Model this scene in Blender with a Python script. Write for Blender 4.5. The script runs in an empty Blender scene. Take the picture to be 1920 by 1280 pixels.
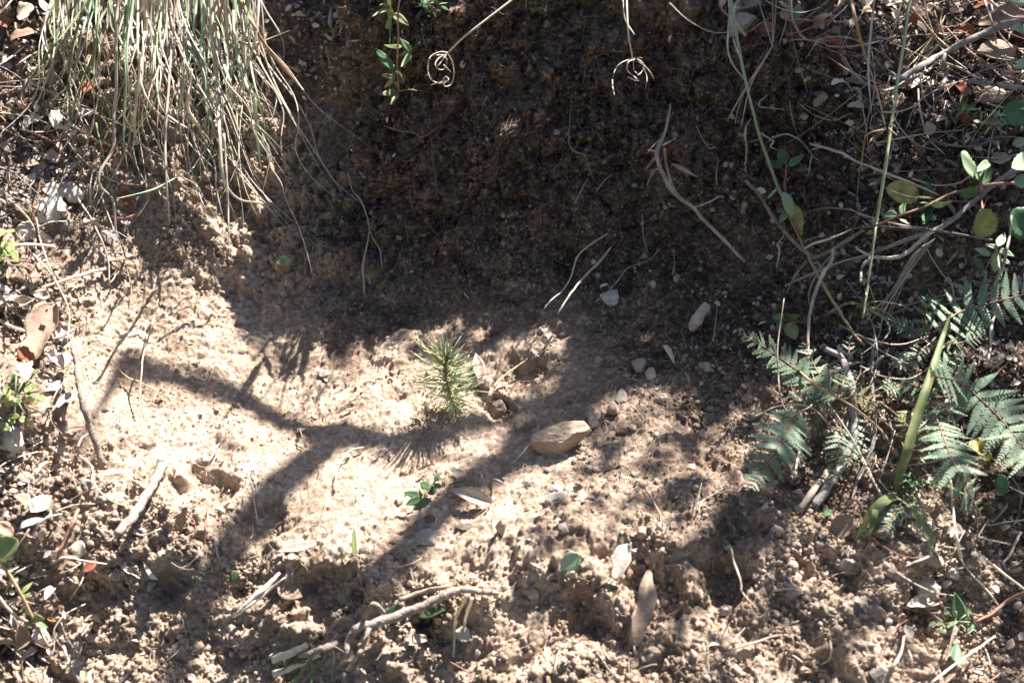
import bpy, math, random
import numpy as np
from mathutils import Vector, Matrix, noise as mnoise
from mathutils.bvhtree import BVHTree
R = math.radians
scene = bpy.context.scene
C = scene.collection

# ---------------------------------------------------------------- camera
CAM = Vector((0.0, -1.10, 0.86)); TGT = Vector((0.0, 0.0, 0.0)); LENS = 50.0
cd = bpy.data.cameras.new('camera'); cam = bpy.data.objects.new('camera', cd); C.objects.link(cam)
cam.location = CAM
CAMQ = (TGT - CAM).to_track_quat('-Z', 'Y')
cam.rotation_euler = CAMQ.to_euler()
cd.lens = LENS; cd.sensor_width = 36.0; cd.clip_start = 0.02; cd.clip_end = 500
cd.dof.use_dof = True; cd.dof.focus_distance = 1.36; cd.dof.aperture_fstop = 6.0
scene.camera = cam

# ---------------------------------------------------------------- sky, sun, exposure
SUNV = Vector((0.46, 0.58, 1.0)).normalized()          # towards the sun
w = bpy.data.worlds.new("World"); scene.world = w; w.use_nodes = True
nt = w.node_tree; nt.nodes.clear()
sky = nt.nodes.new('ShaderNodeTexSky'); sky.sky_type = 'NISHITA'; sky.sun_disc = False
sky.sun_elevation = math.asin(SUNV.z); sky.sun_rotation = math.atan2(SUNV.x, SUNV.y)
bgn = nt.nodes.new('ShaderNodeBackground'); bgn.inputs['Strength'].default_value = 0.066
wo = nt.nodes.new('ShaderNodeOutputWorld')
nt.links.new(sky.outputs['Color'], bgn.inputs['Color']); nt.links.new(bgn.outputs['Background'], wo.inputs['Surface'])
sl = bpy.data.lights.new('sun', 'SUN'); sl.energy = 5.0; sl.angle = R(0.53); sl.color = (1.0, 0.95, 0.89)
so = bpy.data.objects.new('sun', sl); C.objects.link(so)
so.rotation_euler = SUNV.to_track_quat('Z', 'Y').to_euler(); so.location = SUNV * 5
scene.view_settings.view_transform = 'Standard'; scene.view_settings.look = 'None'
scene.view_settings.exposure = 2.02; scene.view_settings.gamma = 1.0
scene.cycles.max_bounces = 6; scene.cycles.diffuse_bounces = 3; scene.cycles.transmission_bounces = 4
scene.cycles.transparent_max_bounces = 4; scene.cycles.use_denoising = True

# ---------------------------------------------------------------- material helpers
def new_mat(name):
    m = bpy.data.materials.new(name); m.use_nodes = True
    nt = m.node_tree; nt.nodes.clear()
    out = nt.nodes.new('ShaderNodeOutputMaterial')
    return m, nt, out
def N(nt, typ, **kw):
    n = nt.nodes.new(typ)
    for k, v in kw.items():
        if k in n.inputs.keys() if isinstance(k, str) else False: n.inputs[k].default_value = v
        else: setattr(n, k, v)
    return n
def noise_node(nt, vec, scale, detail=4, rough=0.6):
    n = nt.nodes.new('ShaderNodeTexNoise'); n.inputs['Scale'].default_value = scale
    n.inputs['Detail'].default_value = detail; n.inputs['Roughness'].default_value = rough
    nt.links.new(vec, n.inputs['Vector']); return n.outputs['Fac']
def ramp(nt, fac, stops):
    r = nt.nodes.new('ShaderNodeValToRGB'); e = r.color_ramp.elements
    while len(e) < len(stops): e.new(0.5)
    for i, (p, c) in enumerate(stops):
        e[i].position = p; e[i].color = (c[0], c[1], c[2], 1)
    nt.links.new(fac, r.inputs['Fac']); return r.outputs['Color']
def mixc(nt, fac, a, b, blend='MIX'):
    m = nt.nodes.new('ShaderNodeMix'); m.data_type = 'RGBA'; m.blend_type = blend
    for sock, v in ((m.inputs[0], fac), (m.inputs[6], a), (m.inputs[7], b)):
        if isinstance(v, (int, float)): sock.default_value = v
        elif isinstance(v, (tuple, list)): sock.default_value = (v[0], v[1], v[2], 1)
        else: nt.links.new(v, sock)
    return m.outputs[2]
def mathn(nt, op, a, b=0.0):
    m = nt.nodes.new('ShaderNodeMath'); m.operation = op
    for s, v in ((m.inputs[0], a), (m.inputs[1], b)):
        if isinstance(v, (int, float)): s.default_value = v
        else: nt.links.new(v, s)
    return m.outputs[0]
_mc = {}
def mat_plain(name, c1, c2, scale=120.0, rough=0.85, bump=0.3, bscale=600.0, transl=0.0, rnd=0.25, c3=None, spec=0.3, bdist=0.001):
    """mottled procedural surface: c1..c2 by noise, brightness varied per object"""
    if name in _mc: return _mc[name]
    m, nt, out = new_mat(name)
    tc = nt.nodes.new('ShaderNodeTexCoord').outputs['Object']
    oi = nt.nodes.new('ShaderNodeObjectInfo').outputs['Random']
    f = noise_node(nt, tc, scale, 5, 0.65)
    stops = [(0.3, c1), (0.7, c2)] if c3 is None else [(0.3, c1), (0.55, c2), (0.72, c3)]
    col = ramp(nt, f, stops)
    val = mathn(nt, 'ADD', mathn(nt, 'MULTIPLY', oi, rnd), 1 - rnd / 2)
    hsv = nt.nodes.new('ShaderNodeHueSaturation'); nt.links.new(col, hsv.inputs['Color']); nt.links.new(val, hsv.inputs['Value'])
    hsv.inputs['Hue'].default_value = 0.5
    p = nt.nodes.new('ShaderNodeBsdfPrincipled'); p.inputs['Roughness'].default_value = rough
    p.inputs['Specular IOR Level'].default_value = spec
    nt.links.new(hsv.outputs['Color'], p.inputs['Base Color'])
    if bump > 0:
        b = nt.nodes.new('ShaderNodeBump'); b.inputs['Strength'].default_value = bump; b.inputs['Distance'].default_value = bdist
        nt.links.new(noise_node(nt, tc, bscale, 3, 0.6), b.inputs['Height']); nt.links.new(b.outputs['Normal'], p.inputs['Normal'])
    sh = p.outputs['BSDF']
    if transl > 0:
        t = nt.nodes.new('ShaderNodeBsdfTranslucent'); nt.links.new(hsv.outputs['Color'], t.inputs['Color'])
        mx = nt.nodes.new('ShaderNodeMixShader'); mx.inputs[0].default_value = transl
        nt.links.new(sh, mx.inputs[1]); nt.links.new(t.outputs[0], mx.inputs[2]); sh = mx.outputs[0]
    nt.links.new(sh, out.inputs['Surface'])
    _mc[name] = m; return m

# ---------------------------------------------------------------- terrain
def _hash(ix, iy, seed):
    h = (ix.astype(np.int64) * 374761393 + iy.astype(np.int64) * 668265263 + seed * 2147483647 + 1442695040) & 0xFFFFFFFF
    h = ((h ^ (h >> 13)) * 1274126177) & 0xFFFFFFFF
    h = ((h ^ (h >> 16)) * 2246822519) & 0xFFFFFFFF
    return ((h ^ (h >> 15)) & 0xFFFFFF).astype(np.float64) / 16777216.0
def gnoise(x, y, seed=0):
    ix = np.floor(x); iy = np.floor(y); fx = x - ix; fy = y - iy
    u = fx * fx * (3 - 2 * fx); v = fy * fy * (3 - 2 * fy)
    a = _hash(ix, iy, seed); b = _hash(ix + 1, iy, seed); c = _hash(ix, iy + 1, seed); d = _hash(ix + 1, iy + 1, seed)
    return (a * (1 - u) * (1 - v) + b * u * (1 - v) + c * (1 - u) * v + d * u * v) * 2 - 1
def fbm(x, y, f, seed=0, octv=4, gain=0.5):
    s = 0; a = 1.0
    for o in range(octv):
        c_, s_ = math.cos(0.7 * o), math.sin(0.7 * o)
        s = s + a * gnoise((x * c_ + y * s_) * f + 17.3 * o, (-x * s_ + y * c_) * f - 9.1 * o, seed + o * 31); a *= gain; f *= 2.03
    return s
def clods(x, y, cell, seed, prob=0.7, rmin=0.25, rmax=0.62):
    """height field of round clods, one at most per cell"""
    gx = np.floor(x / cell); gy = np.floor(y / cell); best = np.zeros_like(x)
    for dx in (-1, 0, 1):
        for dy in (-1, 0, 1):
            cx = gx + dx; cy = gy + dy
            h1 = _hash(cx, cy, seed); h2 = _hash(cx, cy, seed + 7); h3 = _hash(cx, cy, seed + 13); h4 = _hash(cx, cy, seed + 19)
            r = cell * (rmin + (rmax - rmin) * h3 * h3)
            an = h3 * 37.0; ca = np.cos(an); sa = np.sin(an); el = 0.65 + 0.7 * h2
            ex = x - (cx + 0.15 + 0.7 * h1) * cell; ey = y - (cy + 0.15 + 0.7 * h2) * cell
            ux = (ex * ca + ey * sa) * el; uy = (-ex * sa + ey * ca) / el
            d2 = ux * ux + uy * uy
            hh = np.sqrt(np.maximum(0, r * r - d2)) * (0.6 + 0.5 * h1)
            best = np.maximum(best, np.where(h4 < prob, hh, 0))
    return best
def sp(t, w):  # soft ramp
    return w * np.logaddexp(0, t / w)
def sm(a, b, x):
    t = np.clip((x - a) / (b - a), 0, 1); return t * t * (3 - 2 * t)
def smin(a, b, k):
    h = np.clip(0.5 + 0.5 * (b - a) / k, 0, 1); return b * (1 - h) + a * h - k * h * (1 - h)
def foot(x):
    return 0.055 + 0.02 * np.sin(x * 9 + 1) - 0.10 * sm(0.28, 0.65, x) + 0.06 * sm(-0.15, -0.40, x)
def base_z(x, y):
    # terrace, tilting a little towards the camera, falling past its front edge
    z = 0.04 * y + 0.015 * np.sin(7 * x + 3 * y)
    edge = -0.245 - 0.015 * np.sin(x * 8) + 0.10 * sm(-0.15, -0.42, x)
    z = z - 0.46 * sp(edge - y, 0.018 + 0.02 * sm(-0.1, 0.2, x)) * (1 - 0.5 * sm(-0.16, 0.16, x))
    # the dug wall at the back
    fx = foot(x)
    xt = x - 0.045 - 0.085 * (1 - sm(0.05, 0.19, y)) + 0.018 * np.sin(38 * y + 2 * x) + 0.008 * np.sin(95 * y + 1)
    k = 2.2 - 0.8 * sm(0.30, 0.60, x) - 1.35 * sm(-0.08, -0.26, xt)
    wall = k * sp(y - fx, 0.032)
    lip = 0.30 - 0.13 * sm(0.24, 0.44, x) - 0.07 * sm(-0.08, -0.25, x) + 0.02 * np.sin(x * 11) + 0.5 * (y - 0.2)
    wall = smin(wall, lip, 0.03)
    z = z + wall
    # left bank and right bank
    z = z + 0.22 * sp(-0.20 - x, 0.05) * sm(-0.08, 0.10, y) + 0.7 * sp(-0.43 - 0.25 * y - x, 0.04) * (1 - 0.6 * sm(-0.1, -0.4, y))
    z = z + 0.35 * sp(x - 0.33 + 0.15 * y, 0.05)
    return z

NXD, NYD = 1060, 1000
XL, XR = -0.66, 0.68
def growth(n, first, last):
    g = np.linspace(0, 1, n + 1)[1:]; return first * n * g + (last - first * n) * g ** 4
xo = growth(34, 0.004, 9.0)
xs = np.concatenate([(XL - xo)[::-1], np.linspace(XL, XR, NXD), XR + xo])
Y0, Y1 = -0.62, 0.52
yf = np.linspace(Y0, Y1, 1500)
NX = len(xs)
Xc = np.clip(xs, XL - 0.3, XR + 0.3)
XX, YY = np.meshgrid(Xc, yf, indexing='ij')
ZZ = base_z(XX, YY)
seg = np.sqrt(np.diff(YY, axis=1) ** 2 + np.diff(ZZ, axis=1) ** 2)
arc = np.concatenate([np.zeros((NX, 1)), np.cumsum(seg, axis=1)], axis=1)
tt = np.linspace(0, 1, NYD)
ygrid = np.empty((NX, NYD))
for i in range(NX):
    ygrid[i] = np.interp(tt * arc[i, -1], arc[i], yf)
yo1 = growth(30, 0.004, 6.0); yo2 = growth(30, 0.004, 14.0)
ygrid = np.concatenate([np.broadcast_to((Y0 - yo1)[::-1], (NX, 30)), ygrid, np.broadcast_to(Y1 + yo2, (NX, 30))], axis=1)
NY = ygrid.shape[1]
X = np.broadcast_to(xs[:, None], (NX, NY)).copy(); Y = ygrid
S = np.concatenate([np.broadcast_to(-yo1[::-1], (NX, 30)), tt[None, :] * arc[:, -1:], arc[:, -1:] + yo2[None, :]], axis=1) # arc coordinate
Xb = np.clip(X, -1.2, 1.2); Yb = np.clip(Y, -1.2, 1.0)
Z = base_z(Xb, Yb) + 0.25 * np.clip(Y - 1.0, 0, 20) - 0.25 * np.clip(-1.2 - Y, 0, 20)
# zones
d_wall = Y - foot(X)
wallm = sm(-0.01, 0.05, d_wall) * (1 - sm(0.16, 0.24, d_wall))
left_litter = sm(-0.40, -0.46, X + 0.12 * (Y - 0.0))
right_litter = sm(0.36, 0.46, X + 0.0 * Y) * sm(-0.35, -0.2, Y)
top_litter = sm(0.13, 0.18, d_wall) * np.clip(sm(0.12, 0.3, X) + sm(-0.1, -0.25, X) * 0.8 + 0.15, 0, 1)
front_edge = -0.245 + 0.10 * sm(-0.15, -0.42, X)
frontm = sm(0.02, -0.05, Y - front_edge)
terr = (1 - frontm) * (1 - sm(-0.05, 0.0, d_wall)) * sm(0.30, 0.05, X) * (1 - left_litter)
rough = np.clip(1 - 0.68 * terr, 0, 1)
# large undulation and hollows
nrm_disp = 0.010 * fbm(X, S, 9, 3, 3) * (0.25 + 0.75 * rough) + 0.010 * fbm(X, S, 22, 11, 3) * (0.15 + 0.85 * rough)
pit = np.maximum(0, fbm(X * 1.0, S * 1.0, 17, 41, 3) - 0.28)
nrm_disp -= 0.022 * np.minimum(pit, 0.6) * sm(-0.02, -0.12, X) * frontm + 0.022 * np.minimum(pit, 0.7) * (rough * (1 - wallm))
nrm_disp += (0.017 * np.abs(fbm(X * 1.2, S * 0.9, 40, 51, 5, 0.6)) - 0.008 + 0.012 * fbm(X, S, 14, 57, 3)) * wallm
# crumbs at five sizes
wx = X + 0.003 * gnoise(X * 120, S * 120, 5); wy = S + 0.003 * gnoise(X * 120, S * 120, 6)
wx = wx + 0.0012 * gnoise(X * 420, S * 420, 8); wy = wy + 0.0012 * gnoise(X * 420, S * 420, 9)
c1 = clods(wx, wy, 0.021, 101, 0.3, 0.2, 0.6) * 0.6
c2 = clods(wx, wy, 0.0105, 102, 0.5, 0.2, 0.6) * 0.85
c3 = clods(wx, wy, 0.006, 103, 0.65)
c4 = clods(wx, wy, 0.0037, 104, 0.8)
patch = sm(-0.5, 0.6, fbm(X, S, 14, 77, 3))
patch2 = sm(-0.4, 0.5, fbm(X, S, 30, 87, 3))
R_ = rough * (1 + 0.15 * wallm)
nrm_disp += (c1 * R_ * patch + c2 * R_ * (0.35 + 0.65 * patch2)) * 0.85 + c3 * (0.02 + 0.85 * R_ * R_) * (0.4 + 0.6 * patch2) * 0.8 + c4 * (0.05 + 0.85 * R_) * 0.9 * (0.5 + 0.5 * patch)
big = clods(wx + 0.004 * gnoise(X * 60, S * 60, 15), wy + 0.004 * gnoise(X * 60, S * 60, 16), 0.042, 111, 0.5, 0.2, 0.55) * 0.7
nrm_disp += big * frontm * sm(-0.5, 0.5, fbm(X, S, 9, 71, 2)) * 0.35 + 0.006 * np.abs(fbm(wx, wy, 34, 73, 4)) * (frontm + 0.6 * sm(0.15, 0.35, X) * (1 - wallm))
nrm_disp += 0.0020 * fbm(wx, wy, 150, 91, 4, 0.7) * (0.25 + 0.9 * rough) + 0.0014 * fbm(X, S * 1.2, 430, 93, 2) + 0.0013 * fbm(X * 0.7, S * 1.5, 60, 95, 4, 0.6) * terr
# hollows and heaps of the dig: (photo x, photo y, radius, height)
def flat_xy(px, py, z0=0.0):
    a = math.atan2(-CAM.z, 1.10); u = (px - 960) / 1920 * 36 / LENS; v = -(py - 640) / 1920 * 36 / LENS
    d = CAMQ.to_matrix() @ Vector((u, v, -1)); t = (z0 - CAM.z) / d.z; return CAM.x + d.x * t, CAM.y + d.y * t
for (hx, hy, hr_, hh_, z0) in [(925, 745, .018, -.018, 0), (985, 690, .020, -.012, 0), (965, 640, .045, .009, 0), (730, 650, .03, .009, 0), (880, 700, .012, .008, 0), (610, 1150, .030, -.024, -.08), (560, 1090, .016, .014, -.06), (170, 1130, .026, -.022, -.06), (250, 860, .016, -.012, -.02), (390, 960, .028, -.014, -.05), (300, 1050, .035, .016, -.07), (1220, 1190, .030, -.022, -.08),
        (1470, 1010, .03, .014, -.03), (1340, 1150, .022, -.022, -.06), (790, 1215, .014, -.020, -.1), (1000, 1080, .030, .014, -.05), (1080, 1130, .02, .014, -.06), (1090, 1230, .02, -.016, -.09), (1560, 1150, .03, -.018, -.06), (440, 800, .02, .006, 0), (1270, 1060, .03, .012, -.04), (1130, 985, .04, .008, -.02), (860, 1180, .025, .012, -.08), (700, 1080, .025, .012, -.04), (500, 1010, .022, -.018, -.05), (1640, 1160, .025, .016, -.05), (1700, 1230, .03, -.02, -.08)]:
    cx_, cy_ = flat_xy(hx, hy, z0); rr_ = np.sqrt((X - cx_) ** 2 + ((Y - cy_) * 1.15) ** 2) + 0.38 * hr_ * fbm(X, S, 55, int(hx), 4, 0.6)
    nrm_disp += hh_ * (1 - sm(0.45, 1.25, rr_ / hr_))
inside = sm(0.0, 0.1, 0.75 - np.abs(X)) * 1.0
nrm_disp *= (0.25 + 0.75 * inside)
# normals of the base
dXi = np.gradient(X, axis=0); dZi = np.gradient(Z, axis=0); dYi = np.gradient(Y, axis=0)
dYj = np.gradient(Y, axis=1); dZj = np.gradient(Z, axis=1); dXj = np.zeros_like(dYj)
nx = dYi * dZj - dZi * dYj; ny = dZi * dXj - dXi * dZj; nz = dXi * dYj - dYi * dXj
ln = np.sqrt(nx ** 2 + ny ** 2 + nz ** 2) + 1e-12
PX = X + nrm_disp * nx / ln; PY = Y + nrm_disp * ny / ln; PZ = Z + nrm_disp * nz / ln
co = np.stack([PX, PY, PZ], axis=-1).reshape(-1, 3)
def grid_mesh(name, co, nx_, ny_):
    me = bpy.data.meshes.new(name)
    i = np.arange(nx_ - 1)[:, None] * ny_ + np.arange(ny_ - 1)[None, :]
    f = np.stack([i, i + ny_, i + ny_ + 1, i + 1], axis=-1).reshape(-1).astype(np.int32)
    nf = (nx_ - 1) * (ny_ - 1)
    me.vertices.add(nx_ * ny_); me.vertices.foreach_set('co', co.astype(np.float32).reshape(-1))
    me.loops.add(nf * 4); me.loops.foreach_set('vertex_index', f)
    me.polygons.add(nf); me.polygons.foreach_set('loop_start', np.arange(0, nf * 4, 4, dtype=np.int32))
    me.polygons.foreach_set('loop_total', np.full(nf, 4, dtype=np.int32))
    me.update(calc_edges=True); return me
gm = grid_mesh('ground', co, NX, NY)
gm.polygons.foreach_set('use_smooth', np.ones(len(gm.polygons), dtype=bool))
hum_shade = np.clip(0.0 + 1.0 * sm(-0.10, 0.0, d_wall + 0.02 * fbm(X, S, 18, 63, 3)) * (1 - 0.85 * sm(-0.11, -0.25, X)) + 0.7 * top_litter + 0.5 * left_litter + 0.55 * right_litter + (0.46 * sm(-0.03, 0.14, X) + 0.1 * sm(0.2, 0.4, X)) * (1 - 0.7 * frontm) + 0.06 * frontm * sm(-0.1, 0.2, X) + 0.12 * frontm * sm(0.0, -0.2, X), 0, 1)
hum_shade = np.maximum(hum_shade, 1.0 * sm(-0.22, -0.09, d_wall + 0.03 * fbm(X, S, 16, 64, 3)) * sm(-0.02, 0.10, X))  # deepens the shade by the wall foot, right of centre, in the soil colour
hum_shade = np.clip(hum_shade + 0.25 * fbm(X, S, 12, 61, 3) * sm(0.02, 0.3, hum_shade), 0, 1)
at_ = gm.attributes.new('humus_shade', 'FLOAT', 'POINT'); at_.data.foreach_set('value', hum_shade.astype(np.float32).reshape(-1))
m, nt, out = new_mat('soil')
tc = nt.nodes.new('ShaderNodeTexCoord').outputs['Object']
an = nt.nodes.new('ShaderNodeAttribute'); an.attribute_name = 'humus_shade'
f1 = noise_node(nt, tc, 25, 6, 0.65); f2 = noise_node(nt, tc, 260, 4, 0.7)
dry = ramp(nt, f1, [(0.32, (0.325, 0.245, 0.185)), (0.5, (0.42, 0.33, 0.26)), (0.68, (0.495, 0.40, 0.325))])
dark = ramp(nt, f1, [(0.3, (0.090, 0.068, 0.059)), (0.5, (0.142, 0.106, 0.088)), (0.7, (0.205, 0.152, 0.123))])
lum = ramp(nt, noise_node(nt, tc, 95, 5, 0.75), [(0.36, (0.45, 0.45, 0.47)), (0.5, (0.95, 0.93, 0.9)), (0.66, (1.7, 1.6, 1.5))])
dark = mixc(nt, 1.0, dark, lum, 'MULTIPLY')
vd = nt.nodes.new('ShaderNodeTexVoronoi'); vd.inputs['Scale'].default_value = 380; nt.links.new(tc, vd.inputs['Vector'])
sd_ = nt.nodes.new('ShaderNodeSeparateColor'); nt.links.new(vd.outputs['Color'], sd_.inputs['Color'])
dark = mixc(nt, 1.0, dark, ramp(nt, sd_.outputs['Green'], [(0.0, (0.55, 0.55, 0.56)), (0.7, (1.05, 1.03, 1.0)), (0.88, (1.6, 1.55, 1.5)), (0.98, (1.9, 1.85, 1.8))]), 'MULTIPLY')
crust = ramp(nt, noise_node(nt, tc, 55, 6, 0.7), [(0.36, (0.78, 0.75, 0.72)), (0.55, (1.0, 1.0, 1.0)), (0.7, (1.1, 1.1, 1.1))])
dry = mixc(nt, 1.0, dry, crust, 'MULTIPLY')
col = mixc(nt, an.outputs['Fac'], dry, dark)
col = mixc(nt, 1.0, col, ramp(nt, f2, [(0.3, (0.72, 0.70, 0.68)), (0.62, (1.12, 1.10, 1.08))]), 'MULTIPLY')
vor = nt.nodes.new('ShaderNodeTexVoronoi'); vor.inputs['Scale'].default_value = 240; nt.links.new(tc, vor.inputs['Vector'])
hv = nt.nodes.new('ShaderNodeSeparateColor'); nt.links.new(vor.outputs['Color'], hv.inputs['Color'])
col = mixc(nt, 1.0, col, ramp(nt, hv.outputs['Red'], [(0.0, (0.78, 0.77, 0.76)), (0.8, (1.05, 1.03, 1.0)), (0.97, (1.35, 1.33, 1.3))]), 'MULTIPLY')
p = nt.nodes.new('ShaderNodeBsdfPrincipled'); p.inputs['Roughness'].default_value = 1.0; p.inputs['Specular IOR Level'].default_value = 0.1
nt.links.new(col, p.inputs['Base Color'])
b = nt.nodes.new('ShaderNodeBump'); b.inputs['Strength'].default_value = 0.9; b.inputs['Distance'].default_value = 0.002
nt.links.new(noise_node(nt, tc, 520, 4, 0.7), b.inputs['Height']); nt.links.new(b.outputs['Normal'], p.inputs['Normal'])
nt.links.new(p.outputs['BSDF'], out.inputs['Surface'])
SOIL = m
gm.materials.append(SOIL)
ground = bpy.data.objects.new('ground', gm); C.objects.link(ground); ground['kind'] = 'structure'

# coarse copy for ray look-ups
ii = np.unique(np.concatenate([np.arange(0, NX, 3), [NX - 1]])); jj = np.unique(np.concatenate([np.arange(0, NY, 3), [NY - 1]]))
cc = np.stack([PX, PY, PZ], axis=-1)[np.ix_(ii, jj)]
na, nb = len(ii), len(jj)
q = (np.arange(na - 1)[:, None] * nb + np.arange(nb - 1)[None, :]).reshape(-1)
quads = np.stack([q, q + nb, q + nb + 1, q + 1], axis=-1)
BVH = BVHTree.FromPolygons([Vector(v) for v in cc.reshape(-1, 3)], quads.tolist())
CM = CAMQ.to_matrix()
def ray(px, py):
    u = (px - 960) / 1920 * 36 / LENS; v = -(py - 640) / 1920 * 36 / LENS
    return (CM @ Vector((u, v, -1))).normalized()
ib = np.arange(0, NX, 6); jb = np.arange(0, NY, 6); cb = np.stack([X, Y, Z], axis=-1)[np.ix_(ib, jb)]; na2, nb2 = len(ib), len(jb)
q2 = (np.arange(na2 - 1)[:, None] * nb2 + np.arange(nb2 - 1)[None, :]).reshape(-1)
BVH0 = BVHTree.FromPolygons([Vector(v) for v in cb.reshape(-1, 3)], np.stack([q2, q2 + nb2, q2 + nb2 + 1, q2 + 1], axis=-1).tolist())
def hit0(px, py):
    l = BVH0.ray_cast(CAM, ray(px, py))[0]
    return l if l is not None else CAM + ray(px, py) * 1.5
def hit(px, py):
    d = ray(px, py); l, n, i, t = BVH.ray_cast(CAM, d)
    if l is None: l = CAM + d * 1.5; n = Vector((0, 0, 1))
    return l, n
def P(px, py, up=0.0, to=0.0):
    """point of the place seen at a photo pixel; up lifts it off the surface along the normal, to brings it towards the viewer's side"""
    d = ray(px, py); l, n = hit(px, py)
    if to: l = l - d * to
    if up:
        # lift by a height but stay on the sight line of the traced photo point
        c = max(0.35, -n.dot(d)); l = l - d * (up / c)
    return l
def drop(x, y, z=3.0):
    l, n, i, t = BVH.ray_cast(Vector((x, y, z)), Vector((0, 0, -1)))
    return (l, n) if l is not None else (Vector((x, y, 0)), Vector((0, 0, 1)))
PXM = 36.0 / LENS / 1920.0       # size of one photo pixel per metre of distance
def pxsize(p): return (p - CAM).length * PXM

# ---------------------------------------------------------------- builders
rng = random.Random(7); nrg = np.random.default_rng(11)
def link_mesh(name, verts, faces, mat, parent=None, smooth=True):
    me = bpy.data.meshes.new(name); me.from_pydata([tuple(v) for v in verts], [], faces)
    if smooth: me.polygons.foreach_set('use_smooth', [True] * len(me.polygons))
    if isinstance(mat, (list, tuple)):
        for q_ in mat: me.materials.append(q_)
    else: me.materials.append(mat)
    o = bpy.data.objects.new(name, me); C.objects.link(o)
    if parent is not None: o.parent = parent
    return o
def tag(o, label, cat, group=None, kind=None):
    o['label'] = label; o['category'] = cat
    if group: o['group'] = group
    if kind: o['kind'] = kind
    return o
def empty(name, loc, label, cat, group=None):
    o = bpy.data.objects.new(name, None); C.objects.link(o); o.location = loc; o.empty_display_size = 0.01
    return tag(o, label, cat, group)
def rebase(o, loc):
    """put the origin of a mesh object at loc, geometry staying where it is"""
    o.data.transform(Matrix.Translation(-Vector(loc))); o.location = loc; return o
def smooth_line(pts, n=4):
    """Catmull-Rom through points (any dimension)"""
    p = [np.array(q, float) for q in pts]
    if len(p) < 3 or n <= 1: return p
    p = [2 * p[0] - p[1]] + p + [2 * p[-1] - p[-2]]
    out = []
    for i in range(1, len(p) - 2):
        for k in range(n):
            t = k / n
            out.append(0.5 * ((2 * p[i]) + (-p[i - 1] + p[i + 1]) * t + (2 * p[i - 1] - 5 * p[i] + 4 * p[i + 1] - p[i + 2]) * t * t + (-p[i - 1] + 3 * p[i] - 3 * p[i + 1] + p[i + 2]) * t ** 3))
    out.append(p[-2]); return out
def tube(pts, rad, sides=5, flat=1.0, V=None, F=None, jit=0.0, caps=True):
    """tapered tube along points, appended to V, F; rad is a number or one per point"""
    V = [] if V is None else V; F = [] if F is None else F
    pts = [Vector(p) for p in pts]; n = len(pts)
    if isinstance(rad, (int, float)): rad = [rad] * n
    if len(rad) != n: rad = list(np.interp(np.linspace(0, 1, n), np.linspace(0, 1, len(rad)), rad))
    base = len(V); up = Vector((0.13, 0.2, 0.97)); prev = None
    for i in range(n):
        t = (pts[min(i + 1, n - 1)] - pts[max(i - 1, 0)])
        if t.length < 1e-9: t = Vector((0, 0, 1))
        t.normalize()
        if prev is None:
            a = t.cross(up)
            if a.length < 0.05: a = t.cross(Vector((1, 0, 0)))
        else:
            a = prev - t * prev.dot(t)
            if a.length < 1e-6: a = t.cross(up)
        a.normalize(); b_ = t.cross(a); prev = a
        for k in range(sides):
            an = 2 * math.pi * k / sides
            r = rad[i] * (1 + (rng.uniform(-jit, jit) if jit else 0))
            V.append(pts[i] + a * (math.cos(an) * r) + b_ * (math.sin(an) * r * flat))
    for i in range(n - 1):
        for k in range(sides):
            k2 = (k + 1) % sides
            F.append((base + i * sides + k, base + i * sides + k2, base + (i + 1) * sides + k2, base + (i + 1) * sides + k))
    if caps:
        F.append(tuple(base + k for k in range(sides))[::-1]); F.append(tuple(base + (n - 1) * sides + k for k in range(sides)))
    return V, F
_ico = {}
def ico(sub):
    if sub in _ico: return _ico[sub]
    t = (1 + 5 ** 0.5) / 2
    v = [(-1, t, 0), (1, t, 0), (-1, -t, 0), (1, -t, 0), (0, -1, t), (0, 1, t), (0, -1, -t), (0, 1, -t), (t, 0, -1), (t, 0, 1), (-t, 0, -1), (-t, 0, 1)]
    f = [(0, 11, 5), (0, 5, 1), (0, 1, 7), (0, 7, 10), (0, 10, 11), (1, 5, 9), (5, 11, 4), (11, 10, 2), (10, 7, 6), (7, 1, 8), (3, 9, 4), (3, 4, 2), (3, 2, 6), (3, 6, 8), (3, 8, 9), (4, 9, 5), (2, 4, 11), (6, 2, 10), (8, 6, 7), (9, 8, 1)]
    v = [Vector(a).normalized() for a in v]
    for _ in range(sub):
        mid = {}; nf = []
        def m_(a, b):
            k = (min(a, b), max(a, b))
            if k not in mid: mid[k] = len(v); v.append(((v[a] + v[b]) / 2).normalized())
            return mid[k]
        for a, b, c in f:
            ab, bc, ca = m_(a, b), m_(b, c), m_(c, a); nf += [(a, ab, ca), (b, bc, ab), (c, ca, bc), (ab, bc, ca)]
        f = nf
    _ico[sub] = (np.array([tuple(a) for a in v]), np.array(f)); return _ico[sub]
def stone_shape(sub, seed, cuts=7, lump=0.12):
    """an angular stone: a lumpy ball cut by planes, about unit radius"""
    v, f = ico(sub); v = v.copy(); r_ = np.random.default_rng(seed)
    out = np.empty_like(v)
    for i, a in enumerate(v):
        out[i] = a * (1 + lump * mnoise.noise(Vector(a) * 1.7 + Vector((seed * 3.1, 0, 0))) * 2)
    for _ in range(cuts):
        n = r_.normal(size=3); n /= np.linalg.norm(n); d = r_.uniform(0.42, 0.74) if cuts >= 10 else r_.uniform(0.55, 0.85)
        s = out @ n; over = s > d
        out[over] -= np.outer(s[over] - d, n) * 0.93
    out += r_.normal(size=out.shape) * 0.012
    return out, f
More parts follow.
